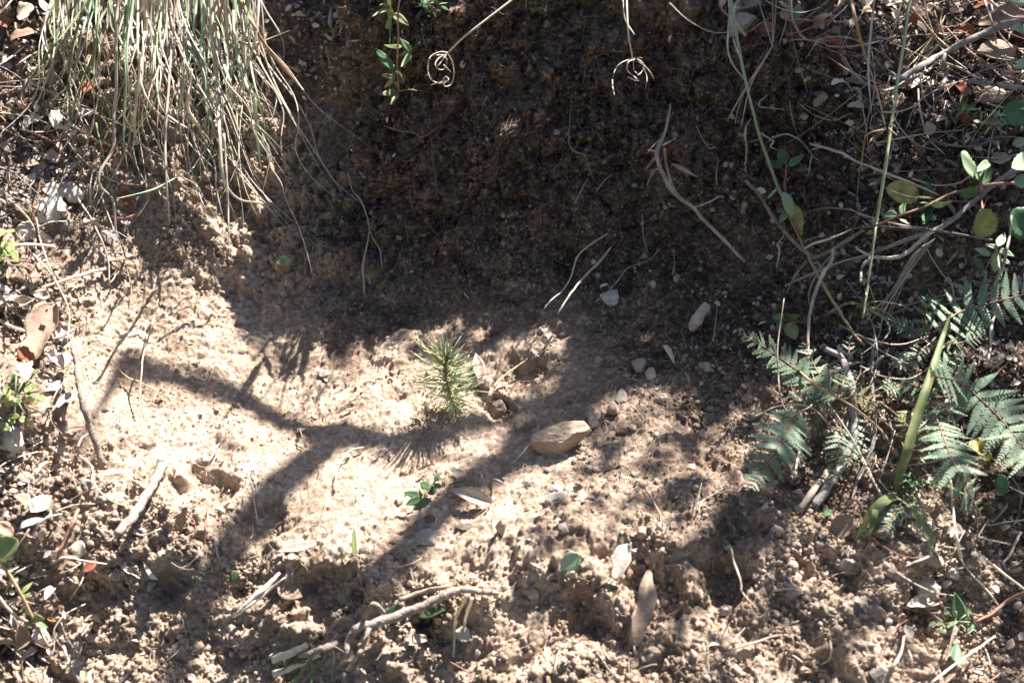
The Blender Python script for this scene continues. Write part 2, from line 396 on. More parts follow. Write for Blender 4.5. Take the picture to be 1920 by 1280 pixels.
def rand_rot(n):
    q = nrg.normal(size=(n, 4)); q /= np.linalg.norm(q, axis=1, keepdims=True); w_, x, y, z = q.T
    return np.stack([np.stack([1 - 2 * (y * y + z * z), 2 * (x * y - z * w_), 2 * (x * z + y * w_)], -1), np.stack([2 * (x * y + z * w_), 1 - 2 * (x * x + z * z), 2 * (y * z - x * w_)], -1), np.stack([2 * (x * z - y * w_), 2 * (y * z + x * w_), 1 - 2 * (x * x + y * y)], -1)], -2)
def merged(name, variants, pos, size, mat, attr=None, smooth=False, squash=0.75):
    """many small grains in ONE mesh (stuff)"""
    allv, allf, alla = [], [], []; off = 0; nvar = len(variants); which = nrg.integers(0, nvar, len(pos))
    for k, (v, f) in enumerate(variants):
        id_ = np.nonzero(which == k)[0]
        if len(id_) == 0: continue
        Rm = rand_rot(len(id_)); st = nrg.uniform(0.7, 1.25, (len(id_), 1, 3))
        vv = np.einsum('nij,nvj->nvi', Rm, v[None] * st) * size[id_][:, None, None] + pos[id_][:, None, :]
        nv = len(v); allv.append(vv.reshape(-1, 3))
        allf.append((f[None] + (np.arange(len(id_)) * nv)[:, None, None] + off).reshape(-1, 3)); off += nv * len(id_)
        if attr is not None: alla.append(np.repeat(attr[id_], nv))
    v = np.concatenate(allv); f = np.concatenate(allf)
    me = bpy.data.meshes.new(name); me.vertices.add(len(v)); me.vertices.foreach_set('co', v.astype(np.float32).reshape(-1))
    me.loops.add(len(f) * 3); me.loops.foreach_set('vertex_index', f.astype(np.int32).reshape(-1))
    me.polygons.add(len(f)); me.polygons.foreach_set('loop_start', np.arange(0, len(f) * 3, 3, dtype=np.int32)); me.polygons.foreach_set('loop_total', np.full(len(f), 3, dtype=np.int32))
    if smooth: me.polygons.foreach_set('use_smooth', np.ones(len(f), dtype=bool))
    if attr is not None:
        a = me.attributes.new('humus_shade', 'FLOAT', 'POINT'); a.data.foreach_set('value', np.concatenate(alla).astype(np.float32))
    me.update(calc_edges=True); me.materials.append(mat)
    o = bpy.data.objects.new(name, me); C.objects.link(o); return o

# ---------------------------------------------------------------- crumbs of soil and gravel (nobody could count them)
def sample_surface(n, weight):
    """random points on the ground sheet, weight is a (NX,NY) array"""
    wgt = weight * (np.abs(X) < 0.64) * (Y > -0.60) * (Y < 0.50)
    cs = np.cumsum(wgt.reshape(-1)); r_ = nrg.uniform(0, cs[-1], n); idx = np.searchsorted(cs, r_)
    i, j = np.unravel_index(np.clip(idx, 0, NX * NY - 1), (NX, NY)); i = np.clip(i, 0, NX - 2); j = np.clip(j, 0, NY - 2)
    a = nrg.uniform(0, 1, (n, 1)); G = np.stack([PX, PY, PZ], -1)
    return G[i, j] * (1 - a) + G[i + 1, j + 1] * a, np.stack([nx / ln, ny / ln, nz / ln], -1)[i, j], i, j
grainv = [stone_shape(0, s_, 3, 0.2) for s_ in range(8)]
crumbv = [stone_shape(1, 20 + s_, 4, 0.35) for s_ in range(10)]
clump = sm(-0.6, 0.7, fbm(X, S, 26, 201, 3)) ** 1.5
n_ = 190000
wgt = (0.10 + 1.0 * rough) * (0.15 + clump) * (1 - 0.15 * wallm)
pos, nn, gi, gj = sample_surface(n_, wgt)
size = 0.0004 + 0.0019 * nrg.power(0.3, n_) ** 1.2
size *= (0.25 + 1.05 * rough[gi, gj])
pos = pos + nn * (size * 0.35)[:, None]
crumbs = merged('soil_crumbs', grainv, pos, size, SOIL, hum_shade[gi, gj], smooth=False)
tag(crumbs, 'loose brown soil crumbs strewn over the dug bank', 'soil', kind='stuff')
n_ = 16000
wgt = (0.06 + rough ** 2) * (0.04 + clump ** 2.2) * (1 - 0.6 * wallm)
pos, nn, gi, gj = sample_surface(n_, wgt)
size = 0.0013 + 0.0038 * nrg.power(0.22, n_)
pos = pos + nn * (size * 0.25)[:, None]
clodso = merged('soil_clods', crumbv, pos, size, SOIL, hum_shade[gi, gj], smooth=False)
tag(clodso, 'rounded clods of dry brown earth lying on the bank', 'soil', kind='stuff')
m, nt, out = new_mat('gravel')
geo = nt.nodes.new('ShaderNodeNewGeometry'); tc = nt.nodes.new('ShaderNodeTexCoord').outputs['Object']
col = ramp(nt, geo.outputs['Random Per Island'], [(0.0, (0.20, 0.16, 0.13)), (0.35, (0.32, 0.25, 0.20)), (0.65, (0.36, 0.32, 0.28)), (0.9, (0.50, 0.43, 0.36))])
col = mixc(nt, 0.5, col, ramp(nt, noise_node(nt, tc, 400, 3, 0.6), [(0.3, (0.24, 0.18, 0.14)), (0.7, (0.42, 0.33, 0.26))]))
p = nt.nodes.new('ShaderNodeBsdfPrincipled'); p.inputs['Roughness'].default_value = 0.85; nt.links.new(col, p.inputs['Base Color']); nt.links.new(p.outputs[0], out.inputs['Surface'])
GRAVEL = m
n_ = 9000
wgt = (0.015 + 1.0 * sm(0.0, 0.35, X) * rough + 0.9 * frontm + 0.5 * right_litter + 0.5 * top_litter + 0.25 * sm(0.05, 0.0, d_wall) * sm(-0.1, 0.2, X)) * (0.1 + clump) * (1 - 0.35 * wallm) + 0.03 * wallm
pos, nn, gi, gj = sample_surface(n_, wgt)
size = 0.0010 + 0.0030 * nrg.power(0.3, n_)
pos = pos + nn * (size * 0.3)[:, None]
gv = [stone_shape(1, 60 + s_, 6, 0.2) for s_ in range(10)]
grav = merged('gravel', gv, pos, size, GRAVEL, None, smooth=False)
tag(grav, 'small grey and tan gravel scattered through the loose soil', 'gravel', kind='stuff')

# ---------------------------------------------------------------- the tree that shades the bank (it stands above and behind, out of the frame)
BARK = mat_plain('bark', (0.09, 0.065, 0.05), (0.24, 0.19, 0.15), 60, 0.95, 0.8, 300, bdist=0.004)
TLEAF = mat_plain('tree_leaf', (0.05, 0.09, 0.03), (0.09, 0.14, 0.05), 30, 0.6, 0.0, transl=0.25)
def above(px, py, dist): return hit0(px, py) + SUNV * dist
tree = empty('shade_tree', (2.35, 1.55, drop(2.35, 1.55)[0].z), 'leafy tree above the bank whose branches throw the shadows', 'tree')
tb = tree.location
def in_tree(o): o.parent = tree; o.matrix_parent_inverse = Matrix.Translation(-tree.location); return o
def limb(pts, rad, name='branch', sides=8, n=6):
    pp = smooth_line([tuple(a) for a in pts], n); rr = np.interp(np.linspace(0, 1, len(pp)), np.linspace(0, 1, len(rad)), rad)
    V, F = tube(pp, list(rr), sides, jit=0.06); return in_tree(link_mesh(name, V, F, BARK))
crotch = tb + Vector((-0.15, -0.1, 1.15))
limb([tb + Vector((0, 0, -0.15)), tb + Vector((0.02, -0.03, 0.4)), tb + Vector((-0.05, -0.05, 0.8)), crotch, tb + Vector((-0.1, 0.1, 1.8)), tb + Vector((0.15, 0.3, 2.3))], [0.14, 0.11, 0.095, 0.085, 0.05, 0.02], 'trunk', 12)
def SW(w_, px=900, py=800): return w_ * 0.5 * pxsize(hit(px, py)[0])
D = 1.5
a_pts = [(232, 672, 56), (330, 705, 46), (450, 748, 44), (560, 795, 50), (625, 815, 56)]
limb([above(x_, y_, D) for x_, y_, q_ in a_pts], [SW(a[2]) for a in a_pts])
a2 = [(625, 815, 48), (700, 826, 44), (790, 818, 42), (880, 800, 38), (945, 780, 34), (1030, 745, 30)]
limb([above(x_, y_, D) for x_, y_, q_ in a2], [SW(a[2]) for a in a2])
limb([above(236, 660, D), above(205, 730, D), above(150, 830, D)], [SW(30), SW(26), SW(16)])
c_ = [(640, 800, 54), (585, 860, 66), (520, 920, 70), (455, 1000, 62), (395, 1100, 58), (340, 1230, 50), (300, 1350, 42)]
limb([above(x_, y_, D) for x_, y_, q_ in c_], [SW(a[2]) * 1.0 for a in c_])
b__ = [(1120, 700, 120), (1030, 790, 110), (940, 868, 84), (850, 930, 78), (780, 1010, 84), (720, 1090, 88), (640, 1190, 84), (540, 1330, 76), (430, 1450, 60)]
bl = [above(x_, y_, D + 0.15) for x_, y_, q_ in b__]
limb([crotch, crotch.lerp(bl[0], 0.5) + Vector((0, 0, 0.12)), bl[0]], [0.07, 0.055, SW(110)])
limb(bl, [SW(a[2]) * 0.82 for a in b__])
limb([above(940, 868, D + 0.15), above(800, 840, D + 0.05), above(700, 812, D), above(640, 800, D)], [SW(20), SW(16), SW(16), SW(30)])
# crown: leaves hanging in clumps along the twigs
blobs = [(1290, 690, 30, 6), (1180, 640, 35, 10), (1400, 760, 40, 10), (1250, 880, 30, 4), (1330, 960, 40, 6), (1120, 800, 35, 6), (1075, 730, 60, 40), (1010, 800, 55, 40), (1120, 640, 55, 30), (1345, 690, 50, 14), (1410, 600, 70, 22), (1240, 775, 20, 2), (1330, 810, 40, 9), (1430, 900, 50, 10), (1150, 985, 30, 4),
         (1010, 1010, 28, 4), (990, 1110, 40, 6), (1260, 1130, 40, 4), (1340, 1060, 35, 4), (1480, 1170, 45, 5), (1340, 1240, 50, 5), (1180, 1240, 35, 3), (1600, 1060, 50, 8), (1750, 880, 45, 6), (1880, 1000, 60, 22),
         (1850, 820, 45, 6), (1700, 1230, 60, 7), (1900, 1190, 50, 10), (1400, 985, 60, 12), (1250, 960, 40, 8), (1560, 1240, 50, 6), (1130, 860, 30, 6), (1480, 960, 40, 7),
         (1500, 540, 60, 14), (1250, 600, 80, 30), (1150, 560, 90, 50), (960, 560, 100, 60), (1560, 330, 60, 8), (1690, 490, 60, 10), (1850, 690, 40, 4), (1790, 190, 40, 8), (1050, 50, 110, 30), (800, 30, 120, 40),
         (60, 260, 40, 3)]
V, F, tw = [], [], 0
for (bx, by, br, bn) in blobs:
    ctr = above(bx, by, 1.25 + rng.uniform(-0.2, 0.3)); rad = br * pxsize(hit(bx, by)[0]) * 0.95
    side = Vector((rng.uniform(-1, 1), rng.uniform(-1, 1), 0)); side.normalize()
    # twig that carries the clump
    tube([ctr + Vector((0.25, 0.3, 0.22)), ctr + Vector((0.1, 0.13, 0.1)), ctr, ctr - side * rad], [0.0025, 0.002, 0.0015, 0.001], 4, V=V, F=F)
    tw = len(F)
    for k in range(bn):
        ca = rng.uniform(0, 2 * math.pi); rr = rad * math.sqrt(rng.random())
        # spread across the light, deep along it
        e1 = SUNV.cross(Vector((0, 0, 1))).normalized(); e2 = SUNV.cross(e1)
        o_ = ctr + e1 * math.cos(ca) * rr + e2 * math.sin(ca) * rr + SUNV * rng.uniform(-0.18, 0.18)
        L = rng.uniform(0.022, 0.040); W = L * rng.uniform(0.4, 0.55)
        d1 = Vector((rng.gauss(0, 1), rng.gauss(0, 1), rng.gauss(0, 0.4))).normalized(); nrm = (Vector((rng.gauss(0, 0.6), rng.gauss(0, 0.6), 1))).normalized()
        d2 = nrm.cross(d1).normalized(); b0 = len(V)
        V += [o_, o_ + d1 * L * 0.35 + d2 * W * 0.5, o_ + d1 * L * 0.7 + d2 * W * 0.38, o_ + d1 * L, o_ + d1 * L * 0.7 - d2 * W * 0.38, o_ + d1 * L * 0.35 - d2 * W * 0.5]
        F.append((b0, b0 + 1, b0 + 2, b0 + 3)); F.append((b0, b0 + 3, b0 + 4, b0 + 5))
in_tree(link_mesh('crown', V, F, TLEAF, smooth=False))

# unseen trees added to close off much of the open sky round the bank, all outside the frame
LEAFD = mat_plain('sky_block_leaf', (0.035, 0.055, 0.02), (0.06, 0.09, 0.03), 30, 0.7, 0.0, transl=0.1)
def big_tree(label, x, y, h, cr, seed, n=2600):
    r_ = random.Random(seed); z0 = drop(x, y)[0].z; t = empty('sky_block_tree', (x, y, z0), label, 'tree', 'unseen trees added to close off the sky')
    V, F = tube([(x, y, z0 - .2), (x + .05, y, z0 + h * .3), (x - .04, y + .05, z0 + h * .6), (x, y, z0 + h)], [.13, .1, .08, .03], 10, jit=0.08)
    for k in range(9):
        a = k * 2.4; zz = z0 + h * (0.45 + 0.05 * k); tube([(x, y, zz), (x + math.cos(a) * cr * .5, y + math.sin(a) * cr * .5, zz + .2), (x + math.cos(a) * cr * .9, y + math.sin(a) * cr * .9, zz + .3)], [.04, .025, .008], 6, V=V, F=F)
    put_ = link_mesh('trunk', V, F, BARK); put_.data.transform(Matrix.Translation(-t.location)); put_.parent = t
    V, F = [], []
    cl = [(Vector((r_.gauss(0, 1), r_.gauss(0, 1), r_.gauss(0, .7))).normalized() * r_.uniform(.45, 1.0)) for _ in range(46)]
    for k in range(n):
        c_ = r_.choice(cl); p_ = Vector((x + c_.x * cr, y + c_.y * cr, z0 + h * 0.78 + c_.z * cr * .75)) + Vector((r_.gauss(0, .14), r_.gauss(0, .14), r_.gauss(0, .12))) * cr
        tt_ = (p_ - Vector((0, 0, .1))); along = tt_.dot(SUNV)
        if along > 0 and (tt_ - SUNV * along).length < 1.1: continue
        L = r_.uniform(.09, .17) * (cr / 1.3); d1 = Vector((r_.gauss(0, 1), r_.gauss(0, 1), r_.gauss(0, .6))).normalized(); d2 = d1.cross(Vector((r_.gauss(0, .5), r_.gauss(0, .5), 1))).normalized() * L * .3; b0 = len(V)
        V += [p_, p_ + d1 * L * .4 + d2, p_ + d1 * L, p_ + d1 * L * .4 - d2]; F.append((b0, b0 + 1, b0 + 2, b0 + 3))
    o = link_mesh('crown', V, F, LEAFD, smooth=False); o.data.transform(Matrix.Translation(-t.location)); o.parent = t
for lb, x, y, h, cr, sd in [('added unseen tree downhill behind the viewer, blocking the low sky', 0.3, -4.2, 3.8, 2.0, 1), ('added unseen tree on the uphill side above the straw tussocks', -2.6, 2.6, 3.4, 1.5, 2), ('added unseen tree beside the litter slope', -3.2, -0.6, 3.2, 1.6, 3), ('added unseen tree downhill of the ferns', 3.0, -2.2, 3.4, 1.6, 4), ('added unseen tree level with the ferns, leaning over the corner litter', 3.4, 0.6, 3.0, 1.2, 5), ('added unseen tree downhill of the litter slope', -2.6, -3.4, 3.6, 1.8, 6)]: big_tree(lb, x, y, h, cr, sd)

# ---------------------------------------------------------------- materials of plants, wood and stones
M = {}
M['straw'] = mat_plain('straw', (0.48, 0.41, 0.30), (0.74, 0.68, 0.55), 60, 0.6, 0.2, 900, 0.25, 0.35)
M['straw_grey'] = mat_plain('straw_grey', (0.32, 0.26, 0.21), (0.58, 0.51, 0.43), 70, 0.75, 0.2, 900, 0.2, 0.4)
M['straw_green'] = mat_plain('straw_green', (0.26, 0.36, 0.21), (0.50, 0.58, 0.40), 45, 0.5, 0.15, 900, 0.3, 0.35)
M['blade_green'] = mat_plain('blade_green', (0.10, 0.17, 0.07), (0.22, 0.28, 0.10), 50, 0.45, 0.15, 900, 0.3, 0.3)
M['blade_spot'] = mat_plain('blade_spot', (0.12, 0.18, 0.07), (0.20, 0.23, 0.09), 90, 0.45, 0.3, 900, 0.2, 0.1, c3=(0.36, 0.23, 0.11))
M['stalk_green'] = mat_plain('stalk_green', (0.24, 0.31, 0.18), (0.42, 0.42, 0.25), 25, 0.5, 0.1, 900, 0.1, 0.1)
M['stalk_tan'] = mat_plain('stalk_tan', (0.34, 0.20, 0.11), (0.50, 0.38, 0.22), 30, 0.6, 0.2, 900, 0.1, 0.2)
M['leaf_green'] = mat_plain('leaf_green', (0.06, 0.13, 0.06), (0.13, 0.22, 0.10), 70, 0.45, 0.25, 500, 0.25, 0.3)
M['leaf_olive'] = mat_plain('leaf_olive', (0.14, 0.20, 0.09), (0.26, 0.30, 0.14), 160, 0.5, 0.25, 500, 0.25, 0.2, c3=(0.42, 0.30, 0.15))
M['leaf_pale'] = mat_plain('leaf_pale', (0.26, 0.36, 0.22), (0.40, 0.50, 0.32), 60, 0.45, 0.2, 500, 0.25, 0.2)
M['leaf_yellow'] = mat_plain('leaf_yellow', (0.20, 0.12, 0.05), (0.48, 0.42, 0.14), 110, 0.55, 0.3, 500, 0.25, 0.1, c3=(0.58, 0.48, 0.20))
M['herb_yellow'] = mat_plain('herb_yellow', (0.20, 0.27, 0.11), (0.36, 0.38, 0.16), 80, 0.5, 0.2, 500, 0.3, 0.2)
M['fern_old'] = mat_plain('fern_old', (0.17, 0.18, 0.08), (0.32, 0.30, 0.16), 90, 0.5, 0.3, 700, 0.3, 0.3)
M['fern'] = mat_plain('fern_green', (0.11, 0.175, 0.11), (0.25, 0.31, 0.205), 90, 0.45, 0.3, 700, 0.22, 0.25)
def island_mat(name, stops, rough=0.85, transl=0.0):
    m, nt, out = new_mat(name); g_ = nt.nodes.new('ShaderNodeNewGeometry'); c_ = ramp(nt, g_.outputs['Random Per Island'], stops); p_ = nt.nodes.new('ShaderNodeBsdfPrincipled'); p_.inputs['Roughness'].default_value = rough
    nt.links.new(c_, p_.inputs['Base Color']); sh = p_.outputs[0]
    if transl:
        t = nt.nodes.new('ShaderNodeBsdfTranslucent'); nt.links.new(c_, t.inputs['Color']); mx = nt.nodes.new('ShaderNodeMixShader'); mx.inputs[0].default_value = transl; nt.links.new(sh, mx.inputs[1]); nt.links.new(t.outputs[0], mx.inputs[2]); sh = mx.outputs[0]
    nt.links.new(sh, out.inputs['Surface']); return m
M['needle'] = island_mat('needle_green', [(0.0, (0.50, 0.60, 0.40)), (0.4, (0.66, 0.76, 0.54)), (0.75, (0.78, 0.82, 0.55)), (0.93, (0.78, 0.72, 0.48)), (1.0, (0.55, 0.34, 0.2))], 0.35, 0.6)
M['needle_tip'] = mat_plain('needle_tip', (0.38, 0.15, 0.08), (0.50, 0.26, 0.14), 90, 0.5, 0.0, 900, 0.1, 0.1)
M['dead'] = mat_plain('dead_leaf', (0.22, 0.14, 0.10), (0.42, 0.31, 0.23), 55, 0.8, 0.5, 260, 0.12, 0.4, bdist=0.0015)
M['dead_grey'] = mat_plain('dead_leaf_grey', (0.30, 0.245, 0.21), (0.56, 0.485, 0.42), 55, 0.85, 0.6, 260, 0.1, 0.4, bdist=0.0015)
M['dead_pale'] = mat_plain('dead_leaf_pale', (0.34, 0.26, 0.195), (0.58, 0.48, 0.385), 75, 0.85, 0.5, 260, 0.15, 0.3, bdist=0.0015)
M['rust'] = mat_plain('rust_leaf', (0.16, 0.05, 0.03), (0.34, 0.13, 0.07), 90, 0.8, 0.4, 300, 0.1, 0.3)
M['wood'] = mat_plain('dead_wood', (0.16, 0.12, 0.095), (0.36, 0.29, 0.24), 110, 0.9, 0.8, 350, 0, 0.3, bdist=0.002)
M['wood_pale'] = mat_plain('split_wood', (0.46, 0.38, 0.30), (0.68, 0.60, 0.50), 140, 0.8, 0.6, 300, 0, 0.2, bdist=0.0015)
M['wood_grey'] = mat_plain('weathered_wood', (0.17, 0.15, 0.14), (0.36, 0.33, 0.31), 130, 0.9, 0.8, 300, 0, 0.3, bdist=0.002)
M['root'] = mat_plain('root', (0.24, 0.18, 0.14), (0.46, 0.38, 0.31), 120, 0.85, 0.5, 500, 0, 0.3)
M['root_pale'] = mat_plain('root_pale', (0.32, 0.255, 0.20), (0.54, 0.46, 0.375), 90, 0.75, 0.4, 500, 0, 0.25)
M['root_dark'] = mat_plain('root_dark', (0.12, 0.085, 0.065), (0.26, 0.20, 0.165), 120, 0.9, 0.5, 500, 0, 0.4)
M['stem_red'] = mat_plain('stem_red', (0.17, 0.08, 0.055), (0.32, 0.18, 0.13), 70, 0.6, 0.2, 500, 0, 0.2)
M['stone'] = mat_plain('stone_tan', (0.26, 0.19, 0.14), (0.44, 0.34, 0.27), 60, 0.9, 0.6, 350, 0, 0.45, bdist=0.0015)
M['stone_grey'] = mat_plain('stone_grey', (0.20, 0.17, 0.145), (0.38, 0.33, 0.285), 70, 0.85, 0.5, 350, 0, 0.35, bdist=0.0015)
M['stone_dark'] = mat_plain('stone_dark', (0.09, 0.065, 0.055), (0.20, 0.15, 0.125), 70, 0.85, 0.5, 350, 0, 0.4, bdist=0.0015)
M['stone_pale'] = mat_plain('stone_pale', (0.36, 0.32, 0.27), (0.52, 0.47, 0.41), 60, 0.8, 0.5, 300, 0, 0.2, bdist=0.0015)
M['stone_rust'] = mat_plain('stone_rust', (0.22, 0.10, 0.055), (0.36, 0.22, 0.14), 60, 0.85, 0.5, 350, 0, 0.3, bdist=0.0015)
M['moss'] = mat_plain('moss', (0.05, 0.08, 0.035), (0.14, 0.18, 0.07), 120, 0.9, 0, transl=0.1)

# ---------------------------------------------------------------- tools that lay things on the bank
def trace(pts, h0=0.0, n=4, to=0.0):
    """photo trace [(px, py) or (px, py, height)] -> smooth 3-D points lying on or above the bank"""
    q_ = [(a[0], a[1], a[2] if len(a) > 2 else h0) for a in pts]
    s_ = smooth_line(q_, n); ds = [ray(a[0], a[1]) for a in s_]; r0 = [(P(a[0], a[1], a[2], to) - CAM).length for a in s_]; m_ = len(r0)
    # a stiff thing bridges the dips of the ground: smooth the distances along the line, keep to the near side
    k = max(1, m_ // 7); r1 = [min(r0[i], sum(r0[max(0, i - k):i + k + 1]) / len(r0[max(0, i - k):i + k + 1])) for i in range(m_)]
    r2 = [sum(r1[max(0, i - k):i + k + 1]) / len(r1[max(0, i - k):i + k + 1]) for i in range(m_)]
    return [CAM + d * r for d, r in zip(ds, r2)]
def rads(pp, wpx):
    if isinstance(wpx, (int, float)): wpx = [wpx, wpx * 0.75]
    ww = np.interp(np.linspace(0, 1, len(pp)), np.linspace(0, 1, len(wpx)), wpx)
    return [max(0.0003, 0.5 * w_ * pxsize(p_)) for w_, p_ in zip(ww, pp)]
def wood(name, label, cat, pts, wpx, mat, h=0.004, n=4, sides=7, jit=0.10, group=None, side=(), to=0.0):
    pp = trace(pts, h, n, to); rr = rads(pp, wpx)
    # a natural wander along the length
    for i in range(1, len(pp) - 1):
        pp[i] = pp[i] + Vector((rng.uniform(-1, 1), rng.uniform(-1, 1), rng.uniform(-1, 1))) * rr[i] * 0.25
    V, F = tube(pp, rr, sides, jit=jit)
    o = link_mesh(name, V, F, M[mat]); rebase(o, pp[0]); tag(o, label, cat, group)
    for sp_, sw, sn in side:
        q_ = trace(sp_, h, n, to); V, F = tube(q_, rads(q_, sw), 6, jit=jit)
        c_ = link_mesh(sn, V, F, M[mat]); rebase(c_, pp[0]); c_.location = (0, 0, 0); c_.parent = o
    return o
def ribbon(pp, ww, nrm=None, fold=0.35, twist=0.0, V=None, F=None):
    """a folded grass blade: three points across"""
    V = [] if V is None else V; F = [] if F is None else F; b0 = len(V); n = len(pp)
    pp = [Vector(p) for p in pp]
    for i in range(n):
        t = (pp[min(i + 1, n - 1)] - pp[max(0, i - 1)]).normalized()
        vw = (CAM - pp[i]).normalized() if nrm is None else nrm
        vw = (Matrix.Rotation(twist * i / n, 3, t) @ vw)
        s_ = t.cross(vw)
        if s_.length < 1e-4: s_ = t.cross(Vector((0, 0, 1)))
        s_.normalize(); u = s_.cross(t).normalized(); w_ = ww[i]
        V += [pp[i] - s_ * w_ + u * w_ * fold, pp[i], pp[i] + s_ * w_ + u * w_ * fold]
    for i in range(n - 1):
        a = b0 + i * 3
        F += [(a, a + 1, a + 4, a + 3), (a + 1, a + 2, a + 5, a + 4)]
    return V, F
def blade(name, pts, wpx, mat, parent=None, n=5, fold=0.35, twist=0.0, tip=True, h0=0.0, to=0.0, tilt=0.4):
    pp = trace(pts, h0, n, to); rr = rads(pp, wpx); m_ = len(pp)
    if tip: rr = [r_ * min(1, (m_ - 1 - i) / (0.3 * m_) + 0.08) for i, r_ in enumerate(rr)]
    nr = ((CAM - pp[0]).normalized() * (1 - tilt) + Vector((0, 0, 1)) * tilt).normalized()
    V, F = ribbon(pp, rr, nr, fold, twist)
    return put(link_mesh(name, V, F, M[mat]), parent, pp[0])
def put(o, parent, base=None):
    if parent is not None: o.data.transform(Matrix.Translation(-parent.location)); o.parent = parent
    elif base is not None: rebase(o, base)
    return o
def stalk(name, pts, wpx, mat, parent=None, n=4, sides=6, h0=0.0, to=0.0, jit=0.0):
    pp = trace(pts, h0, n, to); V, F = tube(pp, rads(pp, wpx), sides, jit=jit)
    return put(link_mesh(name, V, F, M[mat]), parent, pp[0])
OUT = {
 'oval': lambda t: math.sin(math.pi * min(1, t * 1.02) ** 0.85) ** 0.8 if 0 < t < 0.98 else 0,
 'ovate': lambda t: max(0, math.sin(math.pi * t ** 0.68)) ** 0.9,
 'lance': lambda t: max(0, math.sin(math.pi * t ** 0.8)) ** 1.3,
 'round': lambda t: max(0, math.sin(math.pi * t ** 0.9)) ** 0.55,
 'torn': lambda t: max(0, math.sin(math.pi * t ** 0.8)) ** 0.5,
}
def leaf_geo(base, tip, width, up, shape='ovate', curl=0.0, bend=0.0, fold=0.25, serr=0.0, wave=0.0, ribs=0.0, nl=12, nw=6, V=None, F=None, seed=0):
    V = [] if V is None else V; F = [] if F is None else F; b0 = len(V)
    ax = tip - base; L = ax.length; ax = ax / L
    u = up - ax * up.dot(ax)
    if u.length < 1e-4: u = ax.orthogonal()
    u.normalize(); s_ = ax.cross(u).normalized(); fo = OUT[shape]; rs = random.Random(seed)
    for i in range(nl + 1):
        t = i / nl; w_ = fo(t) * width * 0.5
        sl_ = 1 + serr * ((i % 2) * 2 - 1)
        sL, sR = (1 + 0.2 * math.sin(t * 7 + seed) + 0.12 * math.sin(t * 17 + seed * 2) + rs.uniform(-.05, .05), 1 + 0.2 * math.sin(t * 8 + seed * 3) + 0.12 * math.sin(t * 19 + seed) + rs.uniform(-.05, .05)) if shape == 'torn' else (1, 1)
        w_ = max(w_ * sl_, width * 0.012)
        c = base + ax * (t * L) + u * (bend * L * 4 * t * (1 - t) * 0.5)
        for j in range(nw + 1):
            a = (-1 + 2 * j / nw); a *= sL if a < 0 else sR
            if abs(curl) > 0.01:
                ang = a * curl; rr_ = w_ / curl
                off = s_ * math.sin(ang) * rr_ + u * (1 - math.cos(ang)) * rr_
            else: off = s_ * a * w_
            off = off + u * abs(a) * w_ * fold + u * wave * width * math.sin(t * 9 + a * 2.5 + seed) * 0.5 * abs(a)
            if ribs: off = off + u * ribs * width * (math.sin((t * 11 - abs(a) * 1.1) * 2 * math.pi) * 0.5 * min(1, abs(a) * 4) - 1.2 * (1 if abs(a) < 0.01 else 0))
            V.append(c + off)
    m_ = nw + 1
    for i in range(nl):
        for j in range(nw):
            a = b0 + i * m_ + j; F.append((a, a + 1, a + m_ + 1, a + m_))
    return V, F
def leaf(name, p0, p1, wpx, mat, parent=None, up=None, h=(0.004, 0.004), shape='ovate', thick=0.0004, hole=None, **kw):
    b_ = P(p0[0], p0[1], h[0]) if not isinstance(p0, Vector) else p0
    t_ = P(p1[0], p1[1], h[1]) if not isinstance(p1, Vector) else p1
    up = Vector((rng.uniform(-.25, .25), -0.45, 1.0)) if up is None else Vector(up)
    V, F = leaf_geo(b_, t_, wpx * pxsize(b_), up, shape, seed=rng.randint(0, 999), **kw)
    # real thickness: an underside, joined round the rim
    nl = kw.get('nl', 12); nw = kw.get('nw', 6); n0 = len(V); dn = up.normalized() * thick
    V += [v - dn for v in V]; F2 = [tuple(reversed([q_ + n0 for q_ in f])) for f in F]
    m_ = nw + 1
    if hole is not None:
        for hk in sorted(hole, reverse=True): F.pop(hk); F2.pop(hk)
    rim = [i * m_ for i in range(nl + 1)] + [nl * m_ + j for j in range(1, nw + 1)] + [i * m_ + nw for i in range(nl - 1, -1, -1)] + [j for j in range(nw - 1, 0, -1)]
    F2 += [(rim[i], rim[(i + 1) % len(rim)], rim[(i + 1) % len(rim)] + n0, rim[i] + n0) for i in range(len(rim))]
    return put(link_mesh(name, V, F + F2, M[mat] if isinstance(mat, str) else mat), parent, b_)
def stone(label, px, py, wpx, hpx=None, mat='stone', ang=0, sink=0.25, seed=None, tall=0.7, cuts=7, lump=0.14, group=None, name='stone', lift=0.0, parent=None, tiltx=0):
    hpx = wpx * 0.7 if hpx is None else hpx; seed = rng.randint(0, 9999) if seed is None else seed
    v, f = stone_shape(3 if wpx > 34 else 2, seed, cuts, lump); c_, n_ = hit(px, py); ps = pxsize(c_)
    n_ = (n_ + Vector((0, -0.5, 1))).normalized()
    # long axis runs across the picture turned by ang
    vw = (CAM - c_).normalized(); xax = (CM @ Vector((math.cos(R(ang)), math.sin(R(ang)), 0)))
    z = n_; x_ = (xax - z * xax.dot(z)).normalized(); y_ = z.cross(x_)
    sx, sy, sz = wpx * ps * 0.55, hpx * ps * 0.62, min(wpx, hpx) * ps * tall * 0.62
    lo = c_ + z * (sz * (1 - 2 * sink)) * 0.7 + z * lift
    mt = Matrix((x_ * sx, y_ * sy, z * sz)).transposed()
    V = [mt @ Vector(a) for a in v]
    o = link_mesh(name, V, [tuple(int(k) for k in t) for t in f], M[mat], smooth=False); o.location = lo
    tag(o, label, 'stone', group); return o

